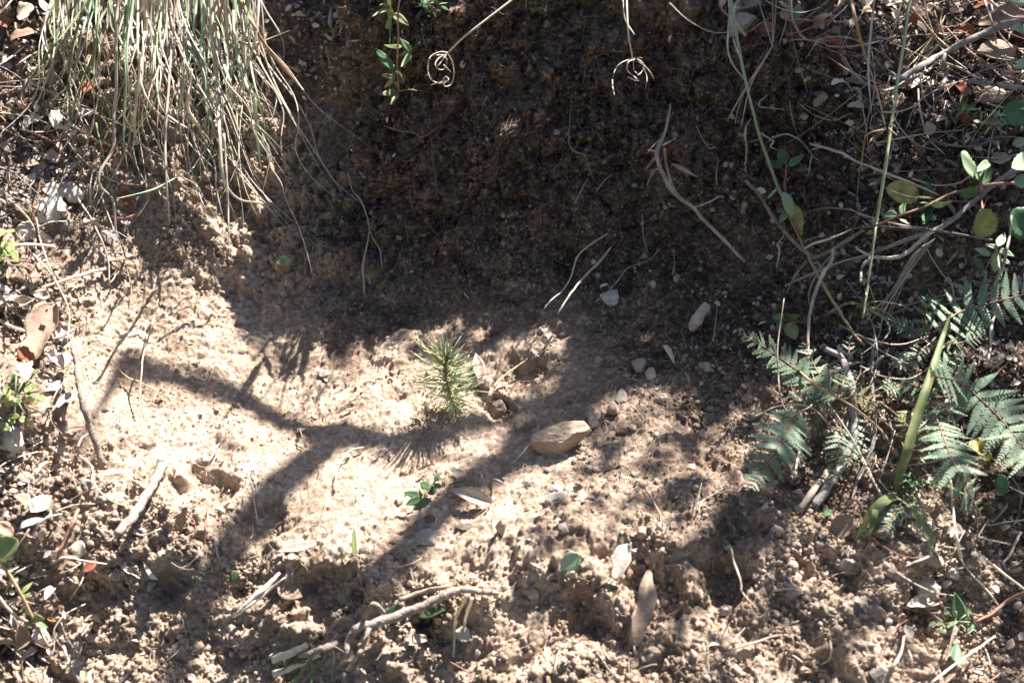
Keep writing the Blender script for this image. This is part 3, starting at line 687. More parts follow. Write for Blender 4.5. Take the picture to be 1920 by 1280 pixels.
# ---------------------------------------------------------------- the pine seedling
def seedling():
    base = P(862, 768, 0.0); top_dir = Vector((-0.10, 0.10, 1)).normalized(); H = 0.08
    root = empty('pine_seedling', base, 'young pine seedling with pale green needles standing on the sunlit terrace', 'seedling')
    sp_ = [base + Vector((0.004, -0.001, -0.006)), base + Vector((0, 0, 0)), base + Vector((-0.008, 0.001, 0.012)), base + Vector((-0.011, 0.004, 0.028)), base + Vector((-0.013, 0.007, 0.045)), base + Vector((-0.011, 0.010, 0.056))]
    sp2 = [Vector(a) for a in smooth_line([tuple(a) for a in sp_], 5)]
    V, F = tube(sp2, [0.0011, 0.0012, 0.0012, 0.0011, 0.0008, 0.0005], 7); put(link_mesh('stem', V, F, M['stalk_tan']), root)
    V, F, V2, F2 = [], [], [], []
    n = 290
    for k in range(n):
        t = k / n; i = min(len(sp2) - 2, int((0.16 + 0.84 * t) * (len(sp2) - 1))); o_ = sp2[i].lerp(sp2[i + 1], rng.random())
        az = k * 2.39996 + rng.uniform(-.3, .3)
        el = math.radians(rng.uniform(-22, 30) + 52 * t ** 2.4 + (-25 if t < 0.25 else 0))
        L = 0.93 * (0.009 + 0.027 * min(1, max(0, t - 0.08) * 2.3)) * (1 + 0.22 * math.sin(az * 1.0 + 5 * t)) * (0.72 if t > 0.93 else 1) * rng.uniform(0.6, 1.25) * (0.9 + 0.2 * math.sin(3.14 * t))
        d = Vector((math.cos(az) * math.cos(el), math.sin(az) * math.cos(el), math.sin(el)))
        d = (d + Vector((0.04, 0, 0))).normalized(); up_ = Vector((rng.gauss(0, .08), rng.gauss(0, .08), rng.uniform(-0.05, 0.22))) * L
        p0, p1, p2, p3 = o_, o_ + d * L * 0.4 + up_ * 0.4, o_ + d * L * 0.89 + up_ * 0.92, o_ + d * L + up_
        tube([p0, p1, p2], [0.00042, 0.00048, 0.0004], 4, V=V, F=F)
        if rng.random() < 0.75: tube([p2, p3], [0.00042, 0.00018], 4, V=V2, F=F2)
        else: tube([p2, p3], [0.00042, 0.00018], 4, V=V, F=F)
    b_ = len(V); V += V2; nf = len(F); F += [tuple(q_ + b_ for q_ in f) for f in F2]
    o = link_mesh('needles', V, F, [M['needle'], M['needle_tip']]); mi = [0] * nf + [1] * len(F2); o.data.polygons.foreach_set('material_index', mi); put(o, root)
seedling()

# ---------------------------------------------------------------- hanging grass, upper left
def flatblade(q_, w_, mt, root, n):
    pp = trace(q_, 0, n); rr = rads(pp, w_); V, F = tube(pp, [r_ * min(1, (len(pp) - 1 - i) / 6 + 0.15) for i, r_ in enumerate(rr)], 5, flat=0.45, jit=0.05)
    put(link_mesh('blade', V, F, M[mt]), root)
def tussock(label, base_px, traced, rand_n, xr, seed):
    r_ = random.Random(seed); b_ = P(base_px[0], base_px[1], 0.01)
    root = empty('grass_tussock', b_, label, 'grass tussock', 'dry grass tussocks hanging over the bank')
    for pts, w_, mt in traced:
        k = len(pts); q_ = [(a[0], a[1], 0.075 - 0.055 * i / max(1, k - 1)) for i, a in enumerate(pts)]
        flatblade(q_, w_, mt, root, 5)
    for i in range(rand_n):
        x0 = r_.uniform(*xr); L = r_.uniform(150, 460) * (1 if x0 > 250 else 0.75); dx = r_.gauss(0.16 if x0 > 330 else 0.04, 0.26) * L - (x0 < 260) * 0.16 * L; am = r_.uniform(8, 34); ph = r_.uniform(0, 6)
        hh = r_.uniform(0.015, 0.08); r_k = r_.uniform(0.6, 1.7); nn_ = 8
        q_ = [(x0 + dx * (k / nn_) ** 1.4 + am * (k / nn_) * math.sin(ph + k * r_k), -25 + (L + 25) * k / nn_, hh * (1 - 0.8 * k / nn_) + 0.003) for k in range(nn_ + 1)]
        mt = r_.choice(['straw', 'straw_grey', 'straw_grey', 'straw_green', 'straw_green', 'root', 'straw_green' if x0 < 300 else 'straw', 'blade_green' if x0 < 260 else 'straw_grey'])
        flatblade(q_, [r_.uniform(2, 6.5), r_.uniform(1.8, 4), 1.6], mt, root, 3)
T1 = [([(269, -20), (272, 40), (272, 67), (265, 114), (235, 165)], 6, 'straw'), ([(272, 60), (264, 128), (255, 200), (252, 232), (258, 270)], 7, 'straw'),
 ([(222, -20), (218, 60), (218, 111), (218, 168), (213, 218), (213, 275), (188, 322), (188, 349), (212, 376), (217, 430), (228, 452)], [6, 6, 4], 'straw_grey'),
 ([(180, -20), (134, 44), (97, 91), (64, 138), (7, 225)], 6, 'blade_green'), ([(165, -15), (136, 87), (129, 151), (133, 215), (136, 240)], 5, 'blade_green'),
 ([(228, 208), (259, 262), (279, 282), (299, 292)], 5, 'straw_grey'), ([(218, 373), (275, 359), (312, 343), (406, 289)], 4, 'straw_green'), ([(262, 100), (262, 144), (275, 185), (299, 215), (336, 236)], 5, 'straw'),
 ([(105, -20), (108, 20), (115, 50), (125, 66)], 6, 'straw'), ([(200, -20), (215, 50), (238, 100), (262, 150)], 5, 'blade_green'), ([(245, -20), (236, 60), (236, 150), (232, 260), (240, 320)], 5, 'straw_green'), ([(180, 230), (195, 300), (212, 372)], 4, 'blade_green')]
T2 = [([(351, -20), (349, 0), (346, 67), (351, 111), (339, 188), (330, 250)], 8, 'straw_green'), ([(394, -20), (395, 0), (401, 84), (408, 188), (413, 269), (420, 336), (447, 373), (494, 383), (516, 406)], [9, 8, 5, 3], 'straw'),
 ([(405, 97), (423, 151), (464, 201), (477, 249), (500, 286), (507, 312), (527, 343), (537, 376), (561, 428), (580, 490), (588, 530)], [6, 6, 4, 2.5], 'straw_grey'), ([(314, -20), (312, 20), (311, 60), (296, 134), (296, 178), (306, 208), (336, 232), (363, 249), (400, 299), (406, 356), (423, 427)], [8, 6, 5], 'straw'),
 ([(422, -20), (423, 0), (427, 84), (427, 168), (440, 232)], 10, 'straw'), ([(440, -20), (440, 0), (445, 101), (462, 160), (477, 188), (484, 275), (492, 336)], [9, 7, 5], 'straw_green'), ([(388, -20), (386, 10), (378, 101), (390, 175), (402, 215)], 9, 'straw_green'),
 ([(322, 306), (336, 329), (366, 346), (376, 373), (393, 410)], 6, 'straw'), ([(368, -20), (368, 0), (364, 84), (380, 144), (391, 222)], 7, 'straw_green'), ([(446, -12), (470, 38), (497, 84), (535, 130), (573, 176)], [8, 7, 6], 'stalk_tan'),
 ([(438, 20), (440, 64), (460, 81), (487, 79), (544, 57)], 5, 'straw'), ([(420, 250), (425, 330), (428, 400), (431, 492)], 5, 'straw'), ([(330, -20), (322, 80), (315, 180), (310, 260), (312, 340), (318, 420)], 6, 'straw_grey'), ([(360, 130), (352, 200), (372, 236), (384, 262), (398, 282)], 6, 'straw'), ([(455, -20), (470, 120), (488, 200), (498, 245)], 5, 'straw_green'), ([(400, -20), (412, 90), (432, 160), (436, 210)], 8, 'straw')]
tussock('tussock of green and straw blades hanging from the top, nearer the litter slope', (225, -20), T1, 76, (95, 320), 3)
tussock('thick tussock of long pale curling straw blades hanging beside the dug wall', (400, -20), T2, 74, (300, 490), 4)

# ---------------------------------------------------------------- herb with paired leaves hanging at the top
def sprig(label, cat, stems, leaves, h=0.03, name='leafy_sprig', upv=None, group=None):
    s0 = stems[0][0][0]; root = empty(name, P(s0[0], s0[1], h), label, cat, group)
    for pts, w_, mt in stems: stalk('stem', pts, w_, mt, root, h0=h)
    for L_ in leaves:
        b_, t_, w_, mt = L_[:4]; kw = dict(L_[4]) if len(L_) > 4 else {}
        hb = kw.pop('h', h)
        kw.setdefault('shape', 'ovate'); kw.setdefault('bend', rng.uniform(-0.1, 0.22)); kw.setdefault('fold', rng.uniform(0.1, 0.4)); kw.setdefault('wave', 0.05)
        leaf('leaf', b_, t_, w_, mt, root, up=upv or Vector((rng.uniform(-.4, .4), -0.75 + rng.uniform(-.3, .3), 0.8)), h=(hb, hb + rng.uniform(-0.004, 0.008)), nl=kw.pop('nl', 10), nw=4, **kw)
    return root
sprig('hanging sprig with red-brown stem and paired olive leaves in front of the dark wall', 'sprig', [([(758, -25), (750, 0), (747, 13), (746, 44), (747, 72), (745, 101), (745, 134), (748, 172)], 4, 'stem_red')],
 [((735, 33), (697, 32), 13, 'leaf_olive'), ((736, 30), (712, 11), 11, 'leaf_olive'), ((737, 27), (768, 49), 16, 'leaf_olive'), ((734, 35), (723, 56), 10, 'leaf_olive'), ((754, 89), (719, 84), 11, 'leaf_olive'), ((772, 99), (750, 72), 13, 'leaf_olive'), ((772, 99), (789, 80), 9, 'leaf_green'),
  ((771, 99), (745, 107), 8, 'leaf_olive'), ((771, 100), (751, 127), 11, 'leaf_olive'), ((739, 132), (703, 90), 18, 'leaf_green'), ((738, 146), (715, 140), 9, 'leaf_olive'), ((738, 148), (719, 166), 10, 'leaf_olive'), ((742, 135), (754, 160), 12, 'leaf_olive'), ((740, 134), (742, 166), 12, 'leaf_green'),
  ((748, 173), (710, 178), 14, 'leaf_olive'), ((748, 173), (782, 170), 14, 'leaf_olive'), ((747, 176), (732, 198), 11, 'leaf_olive'), ((747, 168), (738, 152), 7, 'leaf_olive')], h=0.035, name='hanging_herb')
o = blade('blade_of_grass', [(728, -20, 0.02), (729, 0, 0.02), (731, 45, 0.015), (731, 82, 0.01)], 8, 'blade_green'); tag(o, 'broad green grass blade hanging behind the paired-leaf sprig', 'grass blade')
o = blade('blade_of_grass', [(986, -20, 0.02), (987, 26, 0.015)], 5, 'blade_green'); tag(o, 'short green blade tip poking over the top of the dark wall', 'grass blade')

def curled(name, label, parts_, h=0.03):
    s0 = parts_[0][0][0]; root = empty(name, P(s0[0], s0[1], h), label, 'dry seed head')
    for pts, w_, nm, mt in parts_: stalk(nm, pts, w_, mt, root, h0=h, n=5, sides=5)
curled('dried_seedhead', 'straw stem slanting down to one big curled ring on the dark wall', [([(985, -20), (960, 0), (900, 46), (865, 74), (840, 99)], [5, 4, 3.5], 'stem', 'straw'),
 ([(840, 99), (825, 98), (808, 106), (802, 122), (804, 142), (815, 154), (832, 156), (841, 150), (836, 144), (831, 150), (834, 162), (846, 158), (851, 140), (849, 120), (843, 106), (838, 100)], 2.6, 'curl', 'root_pale'),
 ([(838, 101), (822, 110), (816, 122), (824, 131), (834, 128), (838, 112), (828, 104)], 2.2, 'curl', 'root_pale'), ([(836, 104), (826, 118), (818, 126)], 2, 'curl', 'root_pale'), ([(832, 122), (840, 130), (846, 136)], 2, 'curl', 'root_pale'), ([(808, 160), (822, 155), (836, 152)], 2, 'curl', 'root_pale'), ([(833, 103), (818, 104), (812, 106)], 2.2, 'curl', 'root_pale')], 0.04)
curled('dried_seedhead', 'tangle of short curled tendrils at the end of a straight straw stem', [([(1174, -20), (1175, 0), (1178, 60), (1186, 108)], [4, 4, 3], 'stem', 'straw'), ([(1186, 110), (1165, 118), (1153, 132), (1150, 145)], 2.4, 'curl', 'root'), ([(1148, 150), (1149, 165), (1152, 179)], 3, 'curl', 'root_pale'),
 ([(1190, 112), (1178, 117), (1176, 132), (1188, 143), (1196, 150)], 3, 'curl', 'root_pale'), ([(1195, 111), (1206, 120), (1203, 135), (1196, 141)], 3, 'curl', 'root_pale'), ([(1196, 114), (1210, 126), (1219, 136), (1226, 148)], 3.5, 'curl', 'root_pale'), ([(1206, 128), (1213, 146), (1210, 168)], 2.5, 'curl', 'root'), ([(1178, 145), (1190, 151), (1198, 152)], 2.6, 'curl', 'root_pale'), ([(1184, 110), (1195, 108), (1204, 109)], 2.5, 'curl', 'root'), ([(1188, 112), (1188, 130), (1194, 138)], 2.6, 'curl', 'root_pale'),
 ([(1167, -20), (1168, 0), (1172, 36), (1190, 66)], 3, 'stem', 'straw')], 0.04)
curled('dried_seedhead', 'yellow and rusty stem ending in brown tendrils beside the tall green stalk', [([(1592, -20), (1600, 21), (1614, 77), (1628, 124), (1645, 173), (1659, 234)], [7, 6, 4, 3], 'stem', 'stalk_tan'), ([(1662, 238), (1640, 246), (1632, 237), (1635, 220), (1645, 211)], 2.5, 'curl', 'stalk_tan'),
 ([(1655, 243), (1630, 250), (1620, 265), (1617, 300), (1616, 322), (1618, 318), (1644, 302)], 2.5, 'curl', 'stalk_tan'), ([(1660, 242), (1645, 250), (1632, 264), (1629, 271)], 2.5, 'curl', 'stalk_tan'), ([(1662, 240), (1650, 250), (1637, 265)], 2.5, 'curl', 'root'), ([(1666, 236), (1676, 236), (1684, 243)], 2.5, 'curl', 'root_pale'), ([(1666, 240), (1682, 254)], 2.5, 'curl', 'root_pale'), ([(1667, 243), (1676, 268)], 2.5, 'curl', 'root_pale'), ([(1666, 234), (1680, 220), (1678, 198), (1672, 185)], 2, 'curl', 'stalk_tan')], 0.04)
def one(name, label, cat, pts, w_, mt, h=0.03, kind='stalk', group=None, **kw):
    o = (stalk if kind == 'stalk' else blade)(name, pts, w_, mt, None, h0=h, **kw); tag(o, label, cat, group); return o
one('grass_stalk', 'long green stalk leaning down to the white-lit leafy shoot', 'grass stalk', [(1364, -20), (1369, 0), (1381, 67), (1396, 144), (1411, 205), (1424, 255), (1441, 302), (1461, 356), (1478, 385)], [6.5, 6, 5, 6.5, 6], 'stalk_green', 0.035, n=5)
one('grass_stalk', 'long yellow-green stalk standing nearly upright among the thorny twigs', 'grass stalk', [(1714, -20), (1704, 13), (1697, 67), (1683, 151), (1671, 235), (1660, 312), (1649, 380), (1640, 440), (1628, 530), (1618, 596)], [5, 6, 6, 5, 4], 'stalk_green', 0.05, n=5)
one('grass_stalk', 'yellow stalk slanting across the litter at the top corner', 'grass stalk', [(1680, -15), (1693, 0), (1722, 30), (1750, 64), (1781, 92)], [5, 5, 3], 'stalk_tan', 0.04)
one('blade_of_grass', 'thin pale dry blade hanging between the rusty stem and tall green stalk', 'grass blade', [(1640, -20), (1639, 0), (1633, 60), (1628, 134), (1635, 218)], [3, 4, 5], 'straw', 0.045, 'blade')
one('blade_of_grass', 'thin pale dry blade curving behind the long green stalk', 'grass blade', [(1366, -10), (1368, 27), (1364, 87), (1374, 121), (1394, 148), (1410, 176)], 4, 'straw', 0.03, 'blade')
one('blade_of_grass', 'second dry blade pressed close along the long green stalk', 'grass blade', [(1370, 10), (1373, 60), (1380, 90), (1392, 116)], 4, 'straw', 0.03, 'blade')
def bunch(label, tip, ends, mt='stem_red', w_=3, h=0.03, name='pine_needle_bunch'):
    root = empty(name, P(tip[0], tip[1], h), label, 'pine needles')
    for e in ends: stalk('needle', [tip] + list(e), w_, mt, root, h0=h, n=4, sides=4)
bunch('brown pine needle bunch hung upside down beside the pale top stone', (1448, 88), [[(1434, 40), (1418, -10)], [(1449, 40), (1449, -12)], [(1453, 40), (1456, -12)], [(1424, 124), (1396, 168), (1364, 226)], [(1426, 126), (1400, 165), (1385, 200), (1378, 232)], [(1424, 128), (1404, 170), (1390, 237)], [(1430, 118), (1404, 156), (1372, 210)]], 'root', 3)
bunch('sheaf of long grey-brown pine needles hanging above the ferns', (1752, 448), [[(1735 - k * 3, 470 + k), (1700 - k * 4, 520 + k * 4), (1672 - k * 6 + rng.uniform(-12, 12), 575 + rng.uniform(-20, 30))] for k in range(9)], 'root', 3)
bunch('rust-brown pine needle bunch caught in twigs below the yellow stalk', (1756, 62), [[(1740, 78), (1700, 112)], [(1738, 84), (1712, 118)], [(1735, 90), (1722, 112), (1712, 130), (1714, 150), (1735, 162), (1750, 161)], [(1764, 48), (1772, 30)], [(1758, 44), (1752, 20)], [(1775, 52), (1796, 48)], [(1742, 92), (1728, 120)], [(1770, 66), (1776, 66)]], 'stalk_tan', 3)

# leafy shoots in front of the wall
sprig('leafy shoot at the foot of the green stalk with a white-lit leaf', 'shoot', [([(1500, 436), (1488, 404), (1474, 363), (1471, 344), (1474, 325), (1474, 306)], 5, 'stem_red')],
 [((1474, 308), (1461, 277), 22, 'leaf_green', {'shape': 'oval'}), ((1466, 316), (1435, 302), 24, 'leaf_green', {'shape': 'oval'}), ((1477, 312), (1509, 289), 15, 'leaf_green'), ((1486, 316), (1516, 318), 15, 'leaf_green', {'shape': 'oval'}), ((1456, 358), (1429, 382), 25, 'leaf_green', {'shape': 'oval'}), ((1467, 360), (1487, 408), 24, 'leaf_pale', {'shape': 'oval'}),
  ((1486, 382), (1503, 442), 24, 'leaf_yellow'), ((1473, 392), (1456, 397), 8, 'leaf_pale'), ((1474, 398), (1462, 418), 14, 'leaf_pale'), ((1478, 366), (1491, 360), 8, 'leaf_pale'), ((1480, 372), (1488, 372), 5, 'leaf_pale'), ((1474, 340), (1482, 330), 5, 'leaf_olive')], h=0.045)
sprig('small four-leaved sprig just above the top fern frond', 'sprig', [([(1518, 602), (1495, 604), (1478, 600), (1470, 596)], 3, 'stem_red'), ([(1470, 598), (1466, 585)], 2.5, 'stalk_green')],
 [((1468, 597), (1449, 592), 16, 'leaf_olive', {'shape': 'oval'}), ((1478, 597), (1502, 590), 13, 'leaf_green', {'shape': 'oval'}), ((1468, 602), (1455, 619), 16, 'leaf_green', {'shape': 'oval'}), ((1478, 604), (1492, 637), 27, 'leaf_olive', {'shape': 'oval'})], h=0.03)
sprig('creeping red stem carrying one big spotted yellow leaf and small green leaves', 'creeper', [([(1640, 424), (1685, 405), (1735, 387), (1775, 367), (1805, 357), (1850, 347), (1900, 343)], [4, 5, 6], 'stem_red'), ([(1723, 370), (1760, 373), (1800, 378), (1836, 374)], 4, 'root_dark'), ([(1640, 336), (1660, 353), (1700, 368), (1723, 371)], 2.5, 'root_dark')],
 [((1723, 370), (1662, 352), 44, 'leaf_yellow', {'shape': 'round', 'serr': 0.06, 'nl': 16}), ((1741, 371), (1740, 340), 18, 'leaf_green', {'shape': 'oval'}), ((1741, 380), (1786, 377), 17, 'leaf_pale'), ((1739, 385), (1730, 421), 23, 'leaf_green', {'shape': 'oval'}), ((1683, 404), (1656, 403), 16, 'leaf_pale', {'shape': 'oval'}), ((1687, 400), (1698, 381), 14, 'leaf_green'), ((1688, 410), (1706, 421), 10, 'leaf_pale'), ((1641, 407), (1638, 424), 10, 'leaf_pale'), ((1740, 378), (1724, 380), 9, 'leaf_pale'), ((1745, 376), (1752, 395), 8, 'leaf_green'), ((1634, 432), (1626, 440), 7, 'leaf_yellow')], h=0.045)
sprig('cluster of big rounded green leaves, one half white with sun', 'leafy plant', [([(1842, 392), (1840, 370), (1838, 350), (1834, 322)], 4, 'stem_red')],
 [((1834, 326), (1802, 290), 38, 'leaf_pale', {'shape': 'round', 'serr': 0.07, 'nl': 16}), ((1836, 344), (1862, 316), 22, 'leaf_green'), ((1838, 358), (1798, 366), 20, 'leaf_green'), ((1830, 322), (1852, 306), 16, 'leaf_pale'), ((1834, 340), (1824, 322), 10, 'leaf_green')], h=0.05, name='leafy_plant')
sprig('reddish olive leaf hanging point down under the big rounded leaves', 'leaf', [([(1852, 370), (1846, 382), (1842, 392)], 3, 'stem_red')], [((1842, 390), (1846, 444), 46, 'leaf_olive', {'shape': 'round', 'serr': 0.07, 'nl': 14})], h=0.045, name='hanging_leaf')
sprig('star-shaped seedling with pale narrow leaves above the upper fern', 'seedling', [([(1876, 520), (1872, 490), (1870, 468)], 4, 'stalk_green')],
 [((1872, 466), (1848, 459), 9, 'leaf_pale', {'shape': 'oval'}), ((1869, 470), (1866, 512), 20, 'leaf_pale', {'shape': 'oval'}), ((1873, 468), (1902, 481), 13, 'leaf_pale'), ((1871, 462), (1884, 437), 16, 'leaf_pale'), ((1858, 478), (1828, 466), 13, 'leaf_pale', {'shape': 'oval'}), ((1878, 486), (1896, 496), 9, 'leaf_pale')], h=0.045)
sprig('narrow dark green leaf lying beside the star-shaped seedling', 'leaf', [([(1847, 512), (1845, 506)], 2, 'stalk_green')], [((1845, 507), (1825, 482), 15, 'leaf_green', {'shape': 'oval'})], h=0.03, name='fallen_leaf')
for i, (b_, t_, w_, mt, lb) in enumerate([((1930, 225), (1882, 200), 50, 'leaf_green', 'large dark green leaf with a hole, cut by the frame edge'), ((1930, 300), (1896, 315), 34, 'leaf_pale', 'pale sunlit leaf upper of two overlapping at the frame edge'), ((1930, 338), (1897, 343), 26, 'leaf_pale', 'pale sunlit leaf lower of two overlapping at the frame edge'), ((1935, 440), (1896, 395), 60, 'leaf_green', 'broad dull green leaf at the frame edge beside the thorny twigs'),
        ((1925, 60), (1895, 52), 24, 'leaf_pale', 'small pale leaf on the frame edge above the long grey branch'), ((1930, 118), (1900, 128), 22, 'leaf_pale', 'narrow pale leaf on the frame edge below the grey branch'), ((1918, 10), (1880, 2), 26, 'leaf_pale', 'pale leaf tucked into the very top corner'), ((1926, 262), (1898, 272), 18, 'leaf_pale', 'thin pale leaf tip below the large holed leaf')]):
    o = leaf('green_leaf', b_, t_, w_, mt, None, up=(0, -0.8, 0.7), h=(0.05, 0.055), shape='round' if w_ > 30 else 'oval', serr=0.06 if w_ > 30 else 0, bend=0.1, fold=0.15, wave=0.08, nl=14); tag(o, lb, 'leaf')
o = leaf('green_leaf', (1497, 8), (1492, 42), 15, 'leaf_green', None, up=(0, -0.8, 0.6), h=(0.015, 0.015), shape='oval', fold=0.1); tag(o, 'small bluish green leaf hanging under the top litter', 'leaf')
o = leaf('green_leaf', (1876, 888), (1882, 930), 26, 'leaf_green', None, up=(0, -0.8, 0.6), h=(0.03, 0.02), shape='oval', serr=0.08, fold=0.1); tag(o, 'single toothed green leaf hanging in shade below the right fern', 'leaf')
o = leaf('dry_leaf', (1822, 826), (1856, 866), 36, 'leaf_yellow', None, up=(0, -0.6, 0.8), h=(0.035, 0.03), shape='torn', curl=1.0, wave=0.2); tag(o, 'pale yellow shrivelled leaf hung over the right fern', 'dry leaf')

# ---------------------------------------------------------------- ferns
def frond(root, pts, lens, npair0, h=0.04, ang=62, wfac=0.235, mt='fern', hs=None):
    """pts: rachis in photo pixels from base to tip; lens: pinna length in pixels along it"""
    npair = int(npair0 * 1.3)
    q_ = [(a[0], a[1], (hs[i] if hs else h)) for i, a in enumerate(pts)]
    pp = trace(q_, h, 8); n = len(pp); ps = pxsize(pp[n // 2])
    cum = [0]
    for i in range(1, n): cum.append(cum[-1] + (pp[i] - pp[i - 1]).length)
    V, F = [], []
    for k in range(npair):
        t = (k + 0.5) / npair; s_ = t * cum[-1]; i = max(1, min(n - 1, int(np.searchsorted(cum, s_)))); f_ = (s_ - cum[i - 1]) / max(1e-9, cum[i] - cum[i - 1]); c_ = pp[i - 1].lerp(pp[i], f_)
        ax = (pp[i] - pp[i - 1]).normalized(); vw = ((CAM - c_).normalized() + Vector((0, 0, 0.6)) + Vector((0.2, 0, 0))).normalized(); sd = ax.cross(vw).normalized(); up_ = sd.cross(ax).normalized()
        L = np.interp(t, np.linspace(0, 1, len(lens)), lens) * ps
        for sg in (-1, 1):
            a = R(ang - 14 * t + rng.uniform(-5, 5)); d = (ax * math.cos(a) + sd * sg * math.sin(a)).normalized()
            Lk = L * rng.uniform(0.9, 1.06); droop = rng.uniform(0.02, 0.2)
            wd = d.cross(up_).normalized(); nl = max(4, int(Lk / 0.0026))
            for j in range(nl):
                u = (j + 0.4) / nl; w_ = wfac * Lk * (1 - u ** 1.6) * (0.75 + 0.25 * min(1, u * 5)) * 0.72 + 0.0006
                w_ = min(w_, 0.011); step = Lk / nl
                o_ = c_ + d * (Lk * u) - up_ * (droop * Lk * u * u)
                for s2 in (-1, 1):
                    e = (wd * s2 + d * 0.45 + up_ * rng.uniform(-0.25, 0.1)).normalized(); b0 = len(V); hw = step * 0.54
                    V += [o_ - d * hw * 0.9, o_ + d * hw * 0.9, o_ + e * w_ * 0.75 + d * hw * 0.85, o_ + e * w_, o_ + e * w_ * 0.75 - d * hw * 0.7]
                    V[b0 + 3] = V[b0 + 3] - up_ * w_ * 0.25
                    F += [(b0, b0 + 1, b0 + 2, b0 + 4), (b0 + 4, b0 + 2, b0 + 3)]
    fr = put(link_mesh('frond', V, F, M['fern_old' if mt == 'fern' and npair0 < 10 and rng.random() < 0.45 else mt], smooth=False), root)
    V, F = tube(pp, rads(pp, [4, 3, 1.5]), 5); r_ = link_mesh('rachis', V, F, M['stem_red']); r_.data.transform(Matrix.Translation(-root.location)); r_.parent = fr
def fern(label, base, fronds):
    root = empty('fern', P(base[0], base[1], 0.0), label, 'fern', 'ferns on the shaded slope')
    for f in fronds: frond(root, *f[:3], **f[3])
fern('fern with one frond reaching over bare soil and another drooping to a point', (1570, 735),
 [([(1575, 745), (1520, 712), (1470, 676), (1425, 646), (1384, 622)], [40, 48, 42, 30, 6], 17, dict(h=0.04)),
  ([(1500, 772), (1480, 800), (1452, 848), (1428, 885), (1408, 918)], [42, 66, 60, 40, 6], 15, dict(h=0.045, ang=70)),
  ([(1560, 735), (1535, 755), (1520, 785), (1516, 812)], [30, 40, 30, 6], 9, dict(h=0.03)),
  ([(1545, 735), (1510, 740), (1492, 775), (1480, 800)], [26, 34, 26, 6], 9, dict(h=0.03)),
  ([(1575, 800), (1572, 840), (1566, 875), (1560, 908)], [22, 30, 22, 4], 9, dict(h=0.03, ang=66)),
  ([(1575, 740), (1585, 700), (1592, 660), (1592, 625)], [26, 34, 26, 5], 10, dict(h=0.035)),
  ([(1560, 730), (1535, 700), (1520, 670), (1505, 640)], [26, 30, 24, 5], 9, dict(h=0.025)),
  ([(1580, 750), (1610, 740), (1640, 760), (1655, 790)], [24, 34, 26, 5], 9, dict(h=0.03)),
  ([(1590, 770), (1605, 800), (1600, 840), (1590, 870)], [22, 30, 24, 5], 9, dict(h=0.02))])
fern('fern with upright silvery side leaflets below the star-shaped seedling', (1750, 625),
 [([(1752, 622), (1790, 590), (1830, 575), (1880, 562), (1935, 548)], [30, 56, 62, 56, 44], 8, dict(h=0.05, ang=82, wfac=0.235)),
  ([(1745, 625), (1735, 600), (1740, 570), (1752, 548)], [20, 28, 24, 5], 7, dict(h=0.035)),
  ([(1740, 640), (1775, 645), (1810, 640), (1852, 624)], [14, 20, 18, 5], 12, dict(h=0.04, ang=70)),
  ([(1740, 640), (1720, 625), (1695, 612), (1670, 600)], [18, 26, 22, 5], 9, dict(h=0.03)),
  ([(1735, 650), (1715, 670), (1690, 680), (1665, 685)], [18, 26, 22, 5], 9, dict(h=0.03))])
fern('largest fern with broad silvery fronds sweeping down past the broad grass blade', (1740, 735),
 [([(1755, 705), (1795, 715), (1835, 745), (1885, 795), (1935, 860)], [36, 62, 68, 66, 58], 15, dict(h=0.055, ang=78, wfac=0.235)),
  ([(1742, 745), (1762, 800), (1785, 860), (1812, 915), (1846, 978)], [30, 52, 62, 44, 6], 17, dict(h=0.05, ang=70, wfac=0.235)),
  ([(1742, 735), (1770, 762), (1790, 790), (1800, 815)], [26, 40, 36, 6], 9, dict(h=0.035, ang=70)),
  ([(1735, 740), (1710, 770), (1700, 800), (1690, 830)], [26, 34, 28, 5], 9, dict(h=0.03)),
  ([(1735, 730), (1705, 720), (1680, 725), (1655, 735)], [24, 30, 24, 5], 9, dict(h=0.03)),
  ([(1750, 715), (1765, 690), (1785, 672), (1805, 664)], [20, 28, 22, 5], 9, dict(h=0.04)),
  ([(1760, 760), (1735, 800), (1725, 840), (1722, 875)], [24, 32, 28, 5], 9, dict(h=0.025))])
fern('small dark fern sprig growing under the broad grass blade base', (1690, 955), [([(1690, 948), (1672, 968), (1662, 990), (1655, 1010)], [16, 22, 16, 4], 7, dict(h=0.012)), ([(1690, 950), (1700, 975), (1702, 1000)], [14, 20, 5], 6, dict(h=0.012)), ([(1690, 945), (1715, 925), (1735, 918)], [12, 16, 5], 6, dict(h=0.012))])

# broad grass plant
g_ = empty('broad_grass', P(1688, 925, 0.0), 'coarse grass plant with one broad upright blade and three splayed blades', 'grass plant')
blade('blade', [(1684, 925, 0.004), (1683, 905, 0.014), (1700, 850, 0.035), (1720, 780, 0.055), (1745, 705, 0.07), (1765, 640, 0.07), (1782, 588, 0.07)], [8, 13, 18, 17, 14, 9, 3], 'blade_spot', g_, n=5, fold=0.7, tip=False)
blade('blade', [(1690, 925, 0.004), (1705, 912, 0.02), (1740, 904, 0.03), (1780, 912, 0.03), (1828, 938, 0.025)], [7, 11, 9, 6], 'blade_green', g_, tilt=0.8)
blade('blade', [(1685, 932, 0.004), (1665, 936, 0.015), (1642, 955, 0.02), (1622, 985, 0.015), (1603, 1012, 0.008)], [14, 20, 20, 18], 'blade_spot', g_, tilt=0.8)
blade('blade', [(1642, 955, 0.02), (1634, 985, 0.015), (1612, 1022, 0.008)], [10, 13, 9], 'blade_spot', g_, tilt=0.8)
